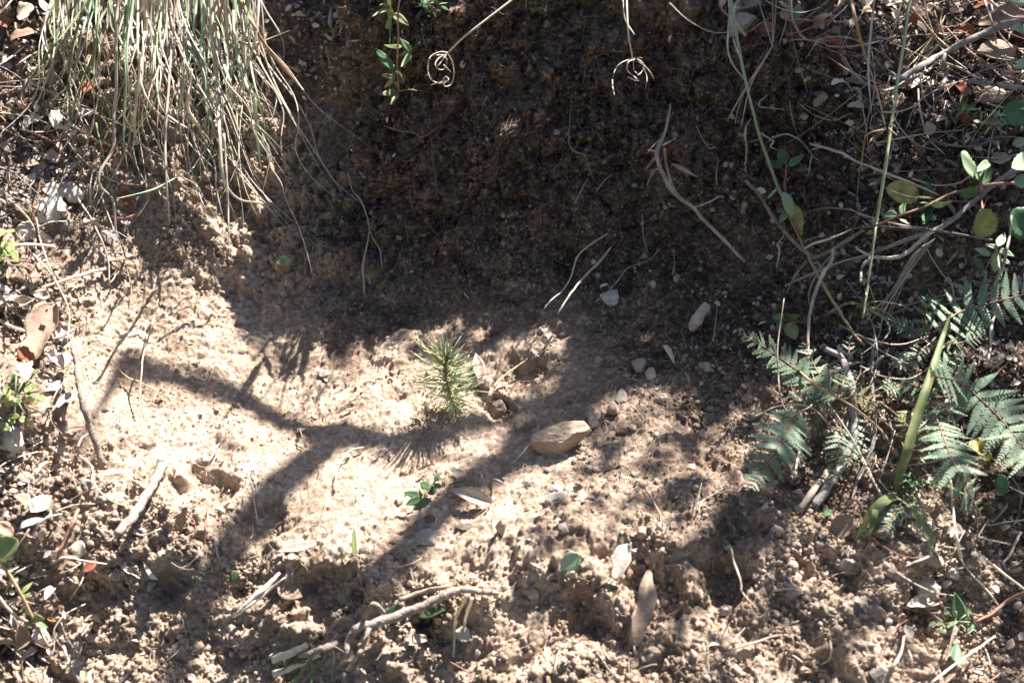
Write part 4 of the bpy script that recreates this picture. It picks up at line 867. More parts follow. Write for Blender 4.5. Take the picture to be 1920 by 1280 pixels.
blade('blade', [(1692, 932, 0.004), (1705, 942, 0.015), (1725, 975, 0.03), (1745, 1012, 0.03), (1757, 1045, 0.02), (1766, 1082, 0.006)], [12, 18, 18, 15, 10], 'blade_spot', g_, tilt=0.8)
g_ = empty('grass_tuft', P(1620, 575, 0.0), 'little tuft of arching yellow-green blades at the tall stalk base', 'grass tuft')
for q_, w_ in [([(1620, 575), (1600, 568), (1580, 572), (1560, 582)], 6), ([(1620, 575), (1645, 578), (1670, 592), (1700, 618)], 5), ([(1622, 575), (1650, 590), (1680, 604)], 4), ([(1618, 575), (1625, 560), (1622, 540)], 4), ([(1622, 576), (1660, 600), (1668, 620), (1650, 645)], 4), ([(1618, 578), (1640, 565), (1690, 572), (1720, 590)], 3)]:
    blade('blade', [(a[0], a[1], 0.02 + 0.015 * (i in (1, 2))) for i, a in enumerate(q_)], w_, 'straw_green' if w_ < 5 else 'herb_yellow', g_)
g_ = empty('grass_tuft', P(590, 1225, 0.0), 'few green grass blades sprouting below the split wood pieces', 'grass tuft')
for q_, w_ in [([(588, 1228), (572, 1252), (546, 1284), (530, 1300)], 6), ([(586, 1236), (556, 1244), (520, 1258)], 6), ([(584, 1240), (586, 1262), (582, 1290)], 6), ([(560, 1250), (552, 1270), (540, 1292)], 5)]:
    blade('blade', [(a[0], a[1], 0.012) for a in q_], w_, 'blade_green', g_)

# ---------------------------------------------------------------- roots and twigs traced from the photo
wood('hanging_root', 'thick grey root hanging diagonally down the dark wall with bare pale end', 'root', [(1257, 195, .003), (1255, 208, .01), (1245, 255, .02), (1231, 289, .025), (1245, 329, .03), (1265, 363, .03), (1300, 390, .03), (1320, 413, .03), (1340, 432, .03), (1364, 457, .03), (1397, 491, .03)], [3, 5, 8, 9, 7, 7, 7, 6], 'root', n=4, side=[([(1300, 390, .03), (1327, 380, .03), (1351, 367, .03)], [5, 3], 'branch'), ([(1246, 279, .024), (1250, 312, .032), (1262, 350, .034), (1280, 375, .032)], [5, 4], 'branch'), ([(1229, 295, .024), (1210, 319, .024)], [4, 2], 'branch'), ([(1236, 316, .024), (1224, 322, .024), (1213, 347, .024)], [3, 2], 'branch'), ([(1240, 262, .024), (1228, 270, .03), (1214, 287, .03)], [3, 2], 'branch'), ([(1244, 272, .024), (1262, 262, .03), (1270, 250, .03)], [4, 2], 'branch'), ([(1231, 285, .024), (1214, 280, .03)], [4, 2], 'branch')])
o = leaf('bark_flake', (1250, 292), (1272, 262), 20, 'rust', None, h=(0.025, 0.03), shape='torn', curl=0.9, wave=0.2); tag(o, 'small rust-brown bark flake caught behind the thick grey root', 'bark flake')
o = leaf('dry_leaf', (1258, 306), (1309, 332), 11, 'dead_pale', None, h=(0.018, 0.022), shape='lance', curl=0.9, bend=-0.1); tag(o, 'narrow tan dry leaf curling beside the thick grey root', 'dry leaf')
RT = [('straight pale root slanting down the wall above the chipped white stone', [(1146, 463, .003), (1127, 487, .012), (1095, 520, .02), (1070, 550, .02), (1046, 588, .02)], [5, 8, 6, 5], 'root_pale'),
 ('kinked pale root ending just above a small amber pebble', [(1142, 436, .002), (1105, 460, .01), (1082, 482, .02), (1072, 515, .02), (1055, 545, .02), (1036, 560, .02), (1020, 579, .02)], [3, 5, 4, 4], 'root_pale'),
 ('thin grey root running across the chipped white stone', [(1238, 466, .002), (1215, 488, .01), (1178, 502, .015), (1160, 524, .015), (1140, 546, .022), (1117, 566, .02)], [3, 3, 4, 3], 'root'),
 ('short root with a rusty broken end low on the shaded wall', [(694, 426, .004), (688, 460, .012), (680, 500, .015), (682, 525, .015), (683, 552, .012)], [4, 6, 7, 4], 'root'),
 ('wavy hair root feeding the rusty-ended root from above', [(653, 322, .003), (660, 355, .008), (676, 375, .01), (688, 405, .01), (693, 428, .006)], [2, 4, 3], 'root'),
 ('thin forked rootlet hanging beside the rusty-ended root', [(693, 432, .006), (702, 452, .01), (712, 468, .01), (716, 498, .01)], [2, 4, 3], 'root'),
 ('winding brown root low on the wall below the curled ring seed head', [(720, 236, .003), (752, 246, .008), (775, 248, .008), (792, 257, .008), (824, 238, .005)], [3, 4, 2], 'root_dark'),
 ('thin vertical root zigzagging down the darkest part of the wall', [(1069, 205, .003), (1068, 240, .008), (1066, 262, .01), (1074, 282, .01), (1097, 292, .01), (1103, 312, .008), (1112, 335, .005)], [3, 4, 3], 'root_dark'),
 ('short tan root stub in the dark wall above the slanting pale root', [(1102, 335, .003), (1090, 358, .012), (1078, 380, .012)], [4, 7, 5], 'root_dark'),
 ('tiny grey rootlet forked like a y beside the long zigzag root', [(1145, 328, .004), (1128, 345, .01), (1117, 362, .008)], [2, 4, 2], 'root'),
 ('hair root hanging from the lip under the hanging sprig', [(808, 255, .003), (812, 300, .008), (818, 345, .008), (820, 375, .004)], [2, 3, 2], 'root_dark'),
 ('fine pale rootlet tracing down beside the grey root tip', [(1204, 400, .003), (1206, 440, .008), (1215, 475, .006)], [2, 3, 2], 'root'),
 ('bent grey rootlet below the tall dry blade, bright at its end', [(1262, 468, .004), (1265, 490, .012), (1261, 514, .02)], [2, 3, 5], 'root'),
 ('curved rootlet running off the bright-ended bent rootlet', [(1262, 515, .008), (1275, 523, .01), (1292, 527, .006)], [3, 3, 2], 'root_dark'),
 ('pale crooked rootlet group hooked over the green stalk', [(1440, 178, .012), (1425, 190, .02), (1424, 200, .02), (1445, 203, .02), (1472, 206, .012)], [3, 5, 4, 2], 'root'),
 ('thick grey hanging rootlet left of the green stalk middle', [(1408, 222, .008), (1397, 245, .018), (1400, 280, .018), (1397, 322, .012)], [4, 7, 6, 2], 'root'),
 ('sunlit hooked rootlet just above the leafy shoot', [(1422, 248, .02), (1440, 258, .03), (1450, 265, .03), (1445, 275, .03), (1458, 282, .03)], [3, 5, 3], 'root_pale'),
 ('long arching rootlet from the hooked rootlet to its own bright tip', [(1447, 258, .02), (1478, 252, .025), (1505, 268, .02), (1522, 290, .015), (1536, 302, .01)], [5, 4, 4, 2], 'root'),
 ('short bright crooked rootlet under the arching rootlet', [(1522, 293, .02), (1518, 312, .025), (1516, 326, .025), (1510, 330, .02)], [3, 5, 3], 'root_pale'),
 ('crooked white rootlet hanging under the leafy shoot', [(1470, 425, .012), (1468, 445, .02), (1458, 458, .025), (1462, 470, .025), (1455, 503, .02)], [3, 4, 8, 2], 'root_pale'),
 ('fine double rootlet hanging in shade beside the pale wood chip', [(1345, 570, .003), (1342, 600, .01), (1337, 640, .01)], [3, 3, 4], 'root'),
 ('long brown rootlet trailing down the wall behind the rusty stem', [(1602, 225, .003), (1598, 250, .008), (1605, 275, .01), (1603, 310, .01), (1600, 345, .006)], [2, 3, 2], 'root_dark'),
 ('wandering grey rootlet under the zigzag root tip', [(1305, 235, .003), (1318, 262, .01), (1330, 278, .012), (1343, 275, .01)], [2, 3, 2], 'root'),
 ('small grey rootlet beside the diagonal stub twig', [(1348, 297, .003), (1343, 325, .01), (1344, 350, .008)], [2, 4, 2], 'root'),
 ('thin white root lying across the sunny terrace edge near two pebbles', [(628, 925, .002), (630, 890, .006), (642, 860, .008), (655, 845, .006), (682, 838, .004)], [3, 4, 5, 4], 'root_pale'),
 ('forked grey root on the shaded soil beside the dark stone', [(955, 745, .004), (975, 764, .012), (990, 766, .015), (1005, 785, .015), (1010, 803, .012), (993, 832, .01), (962, 868, .006)], [4, 6, 6, 5, 4], 'wood_grey'),
 ('looping white root curling over the crumbly slope', [(165, 813, .008), (150, 826, .012), (148, 852, .015), (172, 875, .015), (180, 912, .015), (210, 939, .012), (252, 953, .006)], [4, 6, 5, 4, 2], 'root_pale'),
 ('small root loop beside the long bark-covered stick', [(187, 837, .006), (203, 830, .015), (203, 819, .015), (192, 813, .01)], [4, 4, 3], 'root_pale'),
 ('thin brown stem standing across the tree shadow corner', [(297, 560, .01), (285, 610, .02), (270, 660, .025), (265, 700, .025), (262, 750, .02), (270, 782, .01)], [2, 5, 5, 3], 'root'),
 ('thin dry shoot running from the shadow corner onto sunny soil', [(218, 688, .006), (240, 708, .01), (262, 716, .01), (315, 745, .004)], [3, 5, 2], 'stalk_tan'),
 ('bent white rootlets on a pale clod on the crumbly slope', [(97, 1055, .006), (125, 1045, .015), (160, 1052, .015), (200, 1057, .01)], [7, 6, 4], 'root_pale'),
 ('thin hooked rootlet trailing below the pale clod', [(158, 1055, .01), (155, 1085, .012), (140, 1110, .01), (130, 1128, .006)], [3, 3, 2], 'root_pale'),
 ('short curved straw on the crumbly slope beside the half-buried stick', [(250, 998, .004), (270, 1003, .01), (302, 990, .008)], [4, 4, 3], 'straw'),
 ('thin reddish stem standing out of the shadowed slope pit', [(388, 955, .02), (385, 985, .02), (382, 1022, .012)], [3, 5, 3], 'stem_red'),
 ('thin straw standing out of the shaded hollow edge', [(468, 895, .01), (476, 935, .015), (484, 984, .01)], [3, 4, 3], 'straw'),
 ('short bent twig stub beside the curled pale leaf', [(921, 900, .004), (932, 900, .012), (944, 906, .01)], [6, 6, 5], 'wood'),
 ('long straight brown needle lying on the pebbly sunny soil', [(1208, 915, .004), (1225, 940, .008), (1246, 978, .004)], [3, 4, 3], 'stalk_tan'),
 ('pair of pale curved needles poking from the dark stone hollow', [(926, 724, .01), (935, 712, .015), (948, 702, .015), (985, 676, .01)], [3, 4, 4], 'stalk_tan'),
 ('short pale straw under the curved needles by the dark stone', [(930, 716, .004), (948, 712, .01), (966, 704, .01)], [3, 4, 2], 'straw'),
 ('brown straw leaning out of the soil near the slope shadow', [(556, 795, .002), (566, 815, .008), (574, 838, .01)], [3, 3, 3], 'root_dark'),
 ('hanging rootlet below the smooth clods at the bottom edge', [(1030, 1180, .01), (1022, 1210, .01), (1024, 1232, .008), (1032, 1250, .006)], [3, 3, 2], 'root_pale'),
 ('long thin twig running diagonally to the bottom corner', [(1958, 1100, .03), (1900, 1120, .025), (1860, 1150, .025), (1830, 1165, .02)], [9, 8, 6], 'stem_red'),
 ('long pale straight stalk slanting across the bottom corner', [(1866, 1192, .02), (1840, 1210, .02), (1790, 1245, .025), (1740, 1285, .025)], [5, 5, 5], 'straw'),
 ('smooth grey bent twig rising from the bottom edge by a white-topped stone', [(1695, 1192, .01), (1688, 1225, .02), (1672, 1255, .02), (1652, 1290, .015)], [5, 8, 9], 'root'),
 ('curved bark-brown twig bedded in clods near the bottom edge', [(1342, 1236, .01), (1365, 1226, .012), (1395, 1230, .01)], [14, 12, 10], 'wood'),
 ('straight twig lying above the curved bark-brown twig', [(1372, 1218, .008), (1410, 1205, .012), (1460, 1190, .01)], [4, 6, 5], 'root'),
 ('thin twig rising at an angle out of the bark-brown twig', [(1358, 1218, .01), (1375, 1200, .015), (1397, 1176, .015)], [5, 4, 2], 'root'),
 ('vertical dusty straw cluster standing in the clods by the shade line', [(1370, 1022, .012), (1375, 1050, .02), (1388, 1085, .02), (1392, 1110, .015), (1418, 1140, .006)], [4, 6, 5, 3], 'root'),
]
for lb, pts, w_, mt in RT:
    w_ = [k_ * (0.7 if pts[0][1] < 640 else 0.85) for k_ in w_]
    wood('twig' if any(k in lb for k in ('twig', 'stick')) else ('dry_stalk' if any(k in lb for k in ('stem', 'straw', 'needle', 'stalk', 'shoot')) else 'root'), lb, 'twig' if 'twig' in lb else ('stem' if any(k in lb for k in ('stem', 'straw', 'needle', 'stalk', 'shoot')) else 'root'), pts, w_, mt, n=4, sides=6)
wood('forked_root', 'short white prongs of dead root beside the dark stone', 'root', [(972, 766, .012), (990, 762, .016), (1018, 759, .016)], [6, 5, 3], 'wood_grey', side=[([(988, 765, .014), (1002, 764, .016), (1012, 768, .014)], [4, 3], 'branch')])
# sticks
wood('stick', 'forked dusty stick lying on the lower slope, thick end broken', 'stick', [(936, 1112, .004), (906, 1108, .008), (867, 1105, .012), (838, 1114, .014), (793, 1135, .016), (748, 1152, .016), (704, 1167, .016), (662, 1182, .014)], [7, 12, 15, 17, 18, 18, 17], 'wood', n=5, sides=9, side=[([(662, 1182, .014), (653, 1203, .016), (648, 1232, .01)], [15, 13], 'branch'), ([(692, 1176, .014), (680, 1212, .016), (668, 1232, .012), (654, 1254, .006)], [10, 9, 8], 'branch'), ([(677, 1168, .014), (688, 1148, .02), (702, 1132, .02), (720, 1148, .014)], [8, 10, 10], 'branch')])
wood('stick', 'thinner dusty stick lying along the uphill side of the forked stick', 'stick', [(748, 1124, .006), (793, 1110, .01), (846, 1096, .008)], [10, 9, 7], 'wood', sides=8)
wood('stick', 'soil-crusted stick slanting out of the crumbly slope with bare cut end', 'stick', [(306, 866, .002), (300, 880, .008), (285, 910, .016), (262, 948, .024), (242, 974, .03), (220, 1000, .034)], [20, 18, 16, 17, 15], 'wood', n=5, sides=9)
wood('stick', 'long knobbly bark-covered stick standing between litter and slope', 'stick', [(138, 655, .02), (146, 690, .03), (152, 740, .035), (165, 790, .03), (180, 830, .02), (194, 872, .006)], [9, 13, 12, 13, 12], 'wood', n=6, sides=8, jit=0.22)
wood('stick', 'leaning pale-tipped twig whose tangle meets the leafy shoot', 'twig', [(1398, 338, .04), (1424, 366, .04), (1445, 400, .04), (1468, 430, .04), (1490, 455, .04), (1515, 477, .04), (1530, 482, .04), (1559, 470, .04), (1590, 450, .035), (1620, 432, .03)], [6, 7, 7, 8, 7, 6], 'wood', n=4)
wood('twig', 'long reddish stem dropping from the twig tangle into the ferns', 'stem', [(1478, 400, .035), (1500, 450, .04), (1528, 504, .04), (1549, 544, .04), (1575, 585, .035), (1602, 628, .03), (1620, 646, .02)], [4, 6, 6, 5], 'stalk_tan')
wood('twig', 'white bent twig hanging straight down from the tangle to the fern', 'twig', [(1562, 466, .045), (1559, 490, .045), (1545, 511, .045), (1530, 544, .045), (1520, 581, .04), (1515, 632, .03), (1516, 682, .02)], [5, 8, 7, 6, 4], 'root_pale')
wood('twig', 'smooth pale twig sagging in an arc behind the tall green stalk', 'twig', [(1605, 466, .045), (1633, 480, .045), (1666, 484, .045), (1690, 479, .045), (1717, 460, .045), (1743, 437, .045), (1766, 430, .045)], [4, 7, 8, 7], 'root_pale', side=[([(1634, 482, .045), (1617, 500, .045), (1614, 528, .04)], [7, 5], 'branch')])
wood('branch', 'long dark grey branch rising from the arc twig to the frame edge', 'branch', [(1600, 490, .02), (1640, 472, .03), (1700, 450, .035), (1765, 425, .035), (1805, 395, .035), (1850, 357, .035), (1875, 337, .035), (1905, 320, .03), (1945, 300, .03)], [5, 8, 9, 10, 10], 'wood_grey')
wood('branch', 'long weathered grey branch crossing the litter in the top corner', 'branch', [(1684, 150, .03), (1720, 128, .035), (1760, 106, .035), (1800, 84, .035), (1850, 60, .035), (1900, 45, .035), (1945, 34, .035)], [11, 12, 12, 13], 'wood_grey', side=[([(1772, 100, .035), (1768, 128, .04), (1775, 142, .04), (1762, 168, .035)], [6, 8, 6], 'branch')])
wood('stick', 'thin pale stick with thorny stubs lying across the wall to the spotted leaf', 'twig', [(1518, 269, .03), (1545, 277, .03), (1582, 289, .03), (1602, 301, .03), (1640, 316, .035), (1683, 333, .035), (1727, 351, .035), (1760, 366, .03)], [4, 5, 4, 5, 3], 'root_pale', side=[([(1545, 277, .03), (1530, 278, .033), (1520, 282, .03)], [3, 2], 'thorn'), ([(1538, 274, .03), (1526, 266, .03)], [3, 2], 'thorn')])
SIDE = [('straight split twig just under the weathered grey branch', [(1662, 174, .03), (1700, 154, .035), (1740, 132, .035), (1758, 114, .035)], [3, 6, 7, 4], 'wood_grey'), ('pale twig crossing under the weathered branch to the frame edge', [(1732, 110, .03), (1790, 124, .035), (1830, 145, .035), (1850, 150, .03)], [5, 6, 5], 'root_pale'),
 ('peeling white-barked twig lower in the top corner litter', [(1815, 153, .03), (1850, 156, .035), (1890, 162, .035), (1940, 168, .03)], [8, 10, 9], 'wood_grey'), ('thin dark stem sweeping along the frame edge litter', [(1772, 50, .03), (1800, 80, .035), (1830, 106, .035), (1870, 130, .035), (1945, 158, .03)], [5, 4, 4], 'stem_red'),
 ('dark thin twig running over the sheaf of pine needles', [(1600, 428, .03), (1660, 425, .035), (1720, 430, .04), (1790, 438, .04), (1860, 450, .04)], [3, 5, 5], 'root_dark'), ('pale needle-like twig laid under the creeping red stem', [(1664, 416, .03), (1700, 424, .035), (1740, 428, .03)], [3, 5, 3], 'straw'),
 ('pale thin twig running up into the tall stalk', [(1593, 391, .03), (1615, 402, .035), (1650, 412, .035)], [3, 4, 3], 'root_pale'), ('pale bare twig lying from the tangle towards the stalk', [(1508, 466, .04), (1530, 455, .045), (1560, 446, .045), (1596, 430, .04)], [4, 6, 3], 'straw'),
 ('rigid dark twig hanging below the white bent twig', [(1474, 550, .03), (1490, 518, .035), (1512, 490, .04)], [3, 5, 6], 'wood'), ('long slanting thin twig passing behind the white bent twig', [(1472, 536, .03), (1520, 514, .035), (1580, 490, .035), (1632, 476, .035)], [4, 5, 3], 'root'),
 ('thick scaly woody stem curving down through the ferns', [(1548, 654, .03), (1575, 668, .035), (1590, 700, .035), (1598, 740, .035), (1602, 790, .03), (1597, 830, .025), (1578, 872, .015), (1552, 912, .01), (1525, 950, .004)], [12, 16, 18, 18, 20, 20, 22], 'wood_grey'),
 ('pale lower length of woody stem resting on the gravel', [(1558, 872, .01), (1540, 900, .012), (1520, 925, .012), (1498, 958, .006)], [12, 15, 16, 14], 'root'), ('upright grey woody stem behind the ferns, forking near the ground', [(1640, 610, .02), (1635, 680, .02), (1638, 760, .02), (1640, 815, .02), (1632, 850, .015), (1608, 900, .01), (1596, 945, .006)], [5, 8, 10, 9, 7], 'wood_grey'),
 ('long tan stem arching from the top fern frond down to the grass', [(1466, 650, .05), (1490, 686, .05), (1520, 714, .05), (1560, 740, .05), (1600, 762, .045), (1640, 795, .04), (1662, 820, .035), (1678, 850, .02)], [7, 6, 5, 4, 5, 4], 'stalk_tan'), ('thin stem hanging past the top frond to a dry flower head', [(1470, 560, .05), (1459, 640, .055), (1459, 700, .055), (1465, 750, .055), (1480, 780, .05), (1493, 820, .05), (1500, 842, .045)], [2, 3, 4, 4, 5, 4], 'root'),
 ('straight thin stem slanting down from the fern heart to the gravel', [(1550, 752, .045), (1590, 810, .045), (1622, 868, .03), (1655, 938, .01)], [5, 5, 4, 3], 'root_pale'), ('second thin stem beside it ending short of the gravel', [(1545, 760, .04), (1570, 800, .04), (1600, 850, .03)], [3, 5, 3], 'root'),
 ('upright pale stem in front of the star seedling, thin and peeling', [(1872, 570, .05), (1860, 610, .05), (1857, 650, .05), (1851, 685, .04)], [5, 6, 3], 'root_pale'), ('dark curving stem rising by the star-shaped seedling', [(1872, 530, .04), (1885, 480, .05), (1893, 440, .05), (1897, 400, .05)], [7, 6, 5], 'wood_grey'),
 ('short pale twig crossing the woody stem in the ferns', [(1540, 705, .04), (1570, 692, .045), (1602, 682, .045)], [5, 6, 5], 'root'), ('pale twig end pointing up right out of the ferns', [(1612, 704, .04), (1632, 688, .045), (1655, 668, .045)], [4, 5, 6], 'root_pale'),
 ('hooked dark twig over the gravel beside the broad grass', [(1565, 982, .006), (1585, 955, .012), (1600, 936, .015), (1612, 945, .012), (1616, 962, .006)], [5, 7, 7, 6], 'wood'), ('slender stem between the hooked twig and the broad grass', [(1615, 860, .02), (1630, 890, .02), (1655, 930, .012)], [4, 5, 4], 'root'),
 ('upright straw stalk with square top below the right fern', [(1782, 900, .03), (1786, 940, .03), (1790, 985, .025), (1796, 1020, .015), (1802, 1045, .006)], [6, 5, 6, 8], 'straw'), ('white peeling stem below the broad grass blade', [(1712, 905, .012), (1725, 935, .012), (1738, 975, .006)], [5, 8, 5], 'root_pale'),
 ('fallen dark twig running between sprawling blade and bottom corner', [(1800, 1045, .01), (1820, 1075, .012), (1850, 1105, .012), (1872, 1135, .01)], [5, 5, 4], 'straw'), ('long thin straw lying in the shade at the frame edge', [(1845, 1045, .015), (1885, 1078, .015), (1935, 1115, .015)], [5, 6, 5], 'straw'),
 ('thin bright twig in deep shade near the fern tip', [(1803, 996, .01), (1850, 1010, .012), (1895, 1020, .01)], [4, 4, 3], 'straw'), ('thin grey twig lying level near the frame edge shade', [(1850, 985, .01), (1890, 978, .01), (1925, 974, .01)], [3, 4, 4], 'root')]
for lb, pts, w_, mt in SIDE: w_ = [k_ * 0.82 for k_ in w_]; wood('dry_stalk' if ('stem' in lb or 'straw' in lb) else 'twig', lb, 'stem' if ('stem' in lb or 'straw' in lb) else 'twig', pts, w_, mt)
fh = empty('dried_flower', P(1500, 842, .045), 'dry bell-like flower head hanging on its thin stem among the ferns', 'flower head')
for q_ in [[(1500, 842), (1495, 862), (1492, 880)], [(1500, 842), (1502, 858), (1506, 868)], [(1500, 840), (1512, 842), (1520, 855)], [(1500, 842), (1498, 856), (1499, 868)], [(1502, 840), (1510, 838), (1522, 844)]]:
    stalk('bract', q_, [4, 6, 2], 'root_pale', fh, h0=.045)
# split wood and chips
wood('split_wood', 'long white splinter of split wood pointing downhill', 'splinter', [(438, 1155, .012), (477, 1119, .018), (505, 1094, .014), (524, 1074, .006)], [8, 13, 11, 6], 'wood_pale', sides=5)
wood('split_wood', 'thin pale splinter lying alongside the long white splinter', 'splinter', [(446, 1152, .01), (490, 1118, .02), (535, 1082, .014)], [5, 7, 3], 'wood_pale', sides=5)
wood('split_wood', 'blunt white end of split stick above the green grass tuft', 'splinter', [(510, 1237, .01), (540, 1225, .016), (574, 1209, .01)], [14, 16, 12], 'wood_pale', sides=7)
wood('split_wood', 'grey fibrous stick end with roots beside the blunt white end', 'stick', [(563, 1228, .012), (590, 1222, .018), (614, 1212, .016), (632, 1205, .01)], [10, 13, 14, 10], 'wood', side=[([(622, 1208, .015), (626, 1235, .01), (622, 1270, .006)], [4, 3], 'rootlet'), ([(618, 1212, .015), (608, 1228, .01), (612, 1240, .006)], [3, 2], 'rootlet'), ([(626, 1210, .015), (645, 1222, .01)], [3, 2], 'rootlet')])
wood('split_wood', 'flat pale splinter under the grass blades at the bottom', 'splinter', [(512, 1264, .006), (550, 1250, .01), (600, 1228, .008)], [14, 11, 6], 'wood_pale', sides=5)
wood('dry_stalk', 'standing straw stub casting a long thin shadow, nearer the forked stick', 'straw', [(874, 1116, .045), (864, 1138, .03), (854, 1160, .016), (852, 1195, .006), (850, 1232, .002)], [6, 6, 5, 4], 'straw')
wood('dry_stalk', 'second standing straw stub beside the pale yellow leaf', 'straw', [(886, 1120, .035), (877, 1145, .025), (871, 1170, .012), (868, 1204, .002)], [5, 6, 5, 4], 'straw')
pp = trace([(1327, 570, .010), (1322, 577, .014), (1312, 592, .016), (1302, 608, .014), (1296, 619, .010)], 0, 2); V, F = tube(pp, rads(pp, [12, 20, 21, 20, 22, 19, 8]), 8, jit=0.2)
o = link_mesh('wood_chip', V, F, M['root_pale'], smooth=False); rebase(o, pp[0]); tag(o, 'short thick pale wood chip lying on the dark soil at the wall foot', 'wood chip')

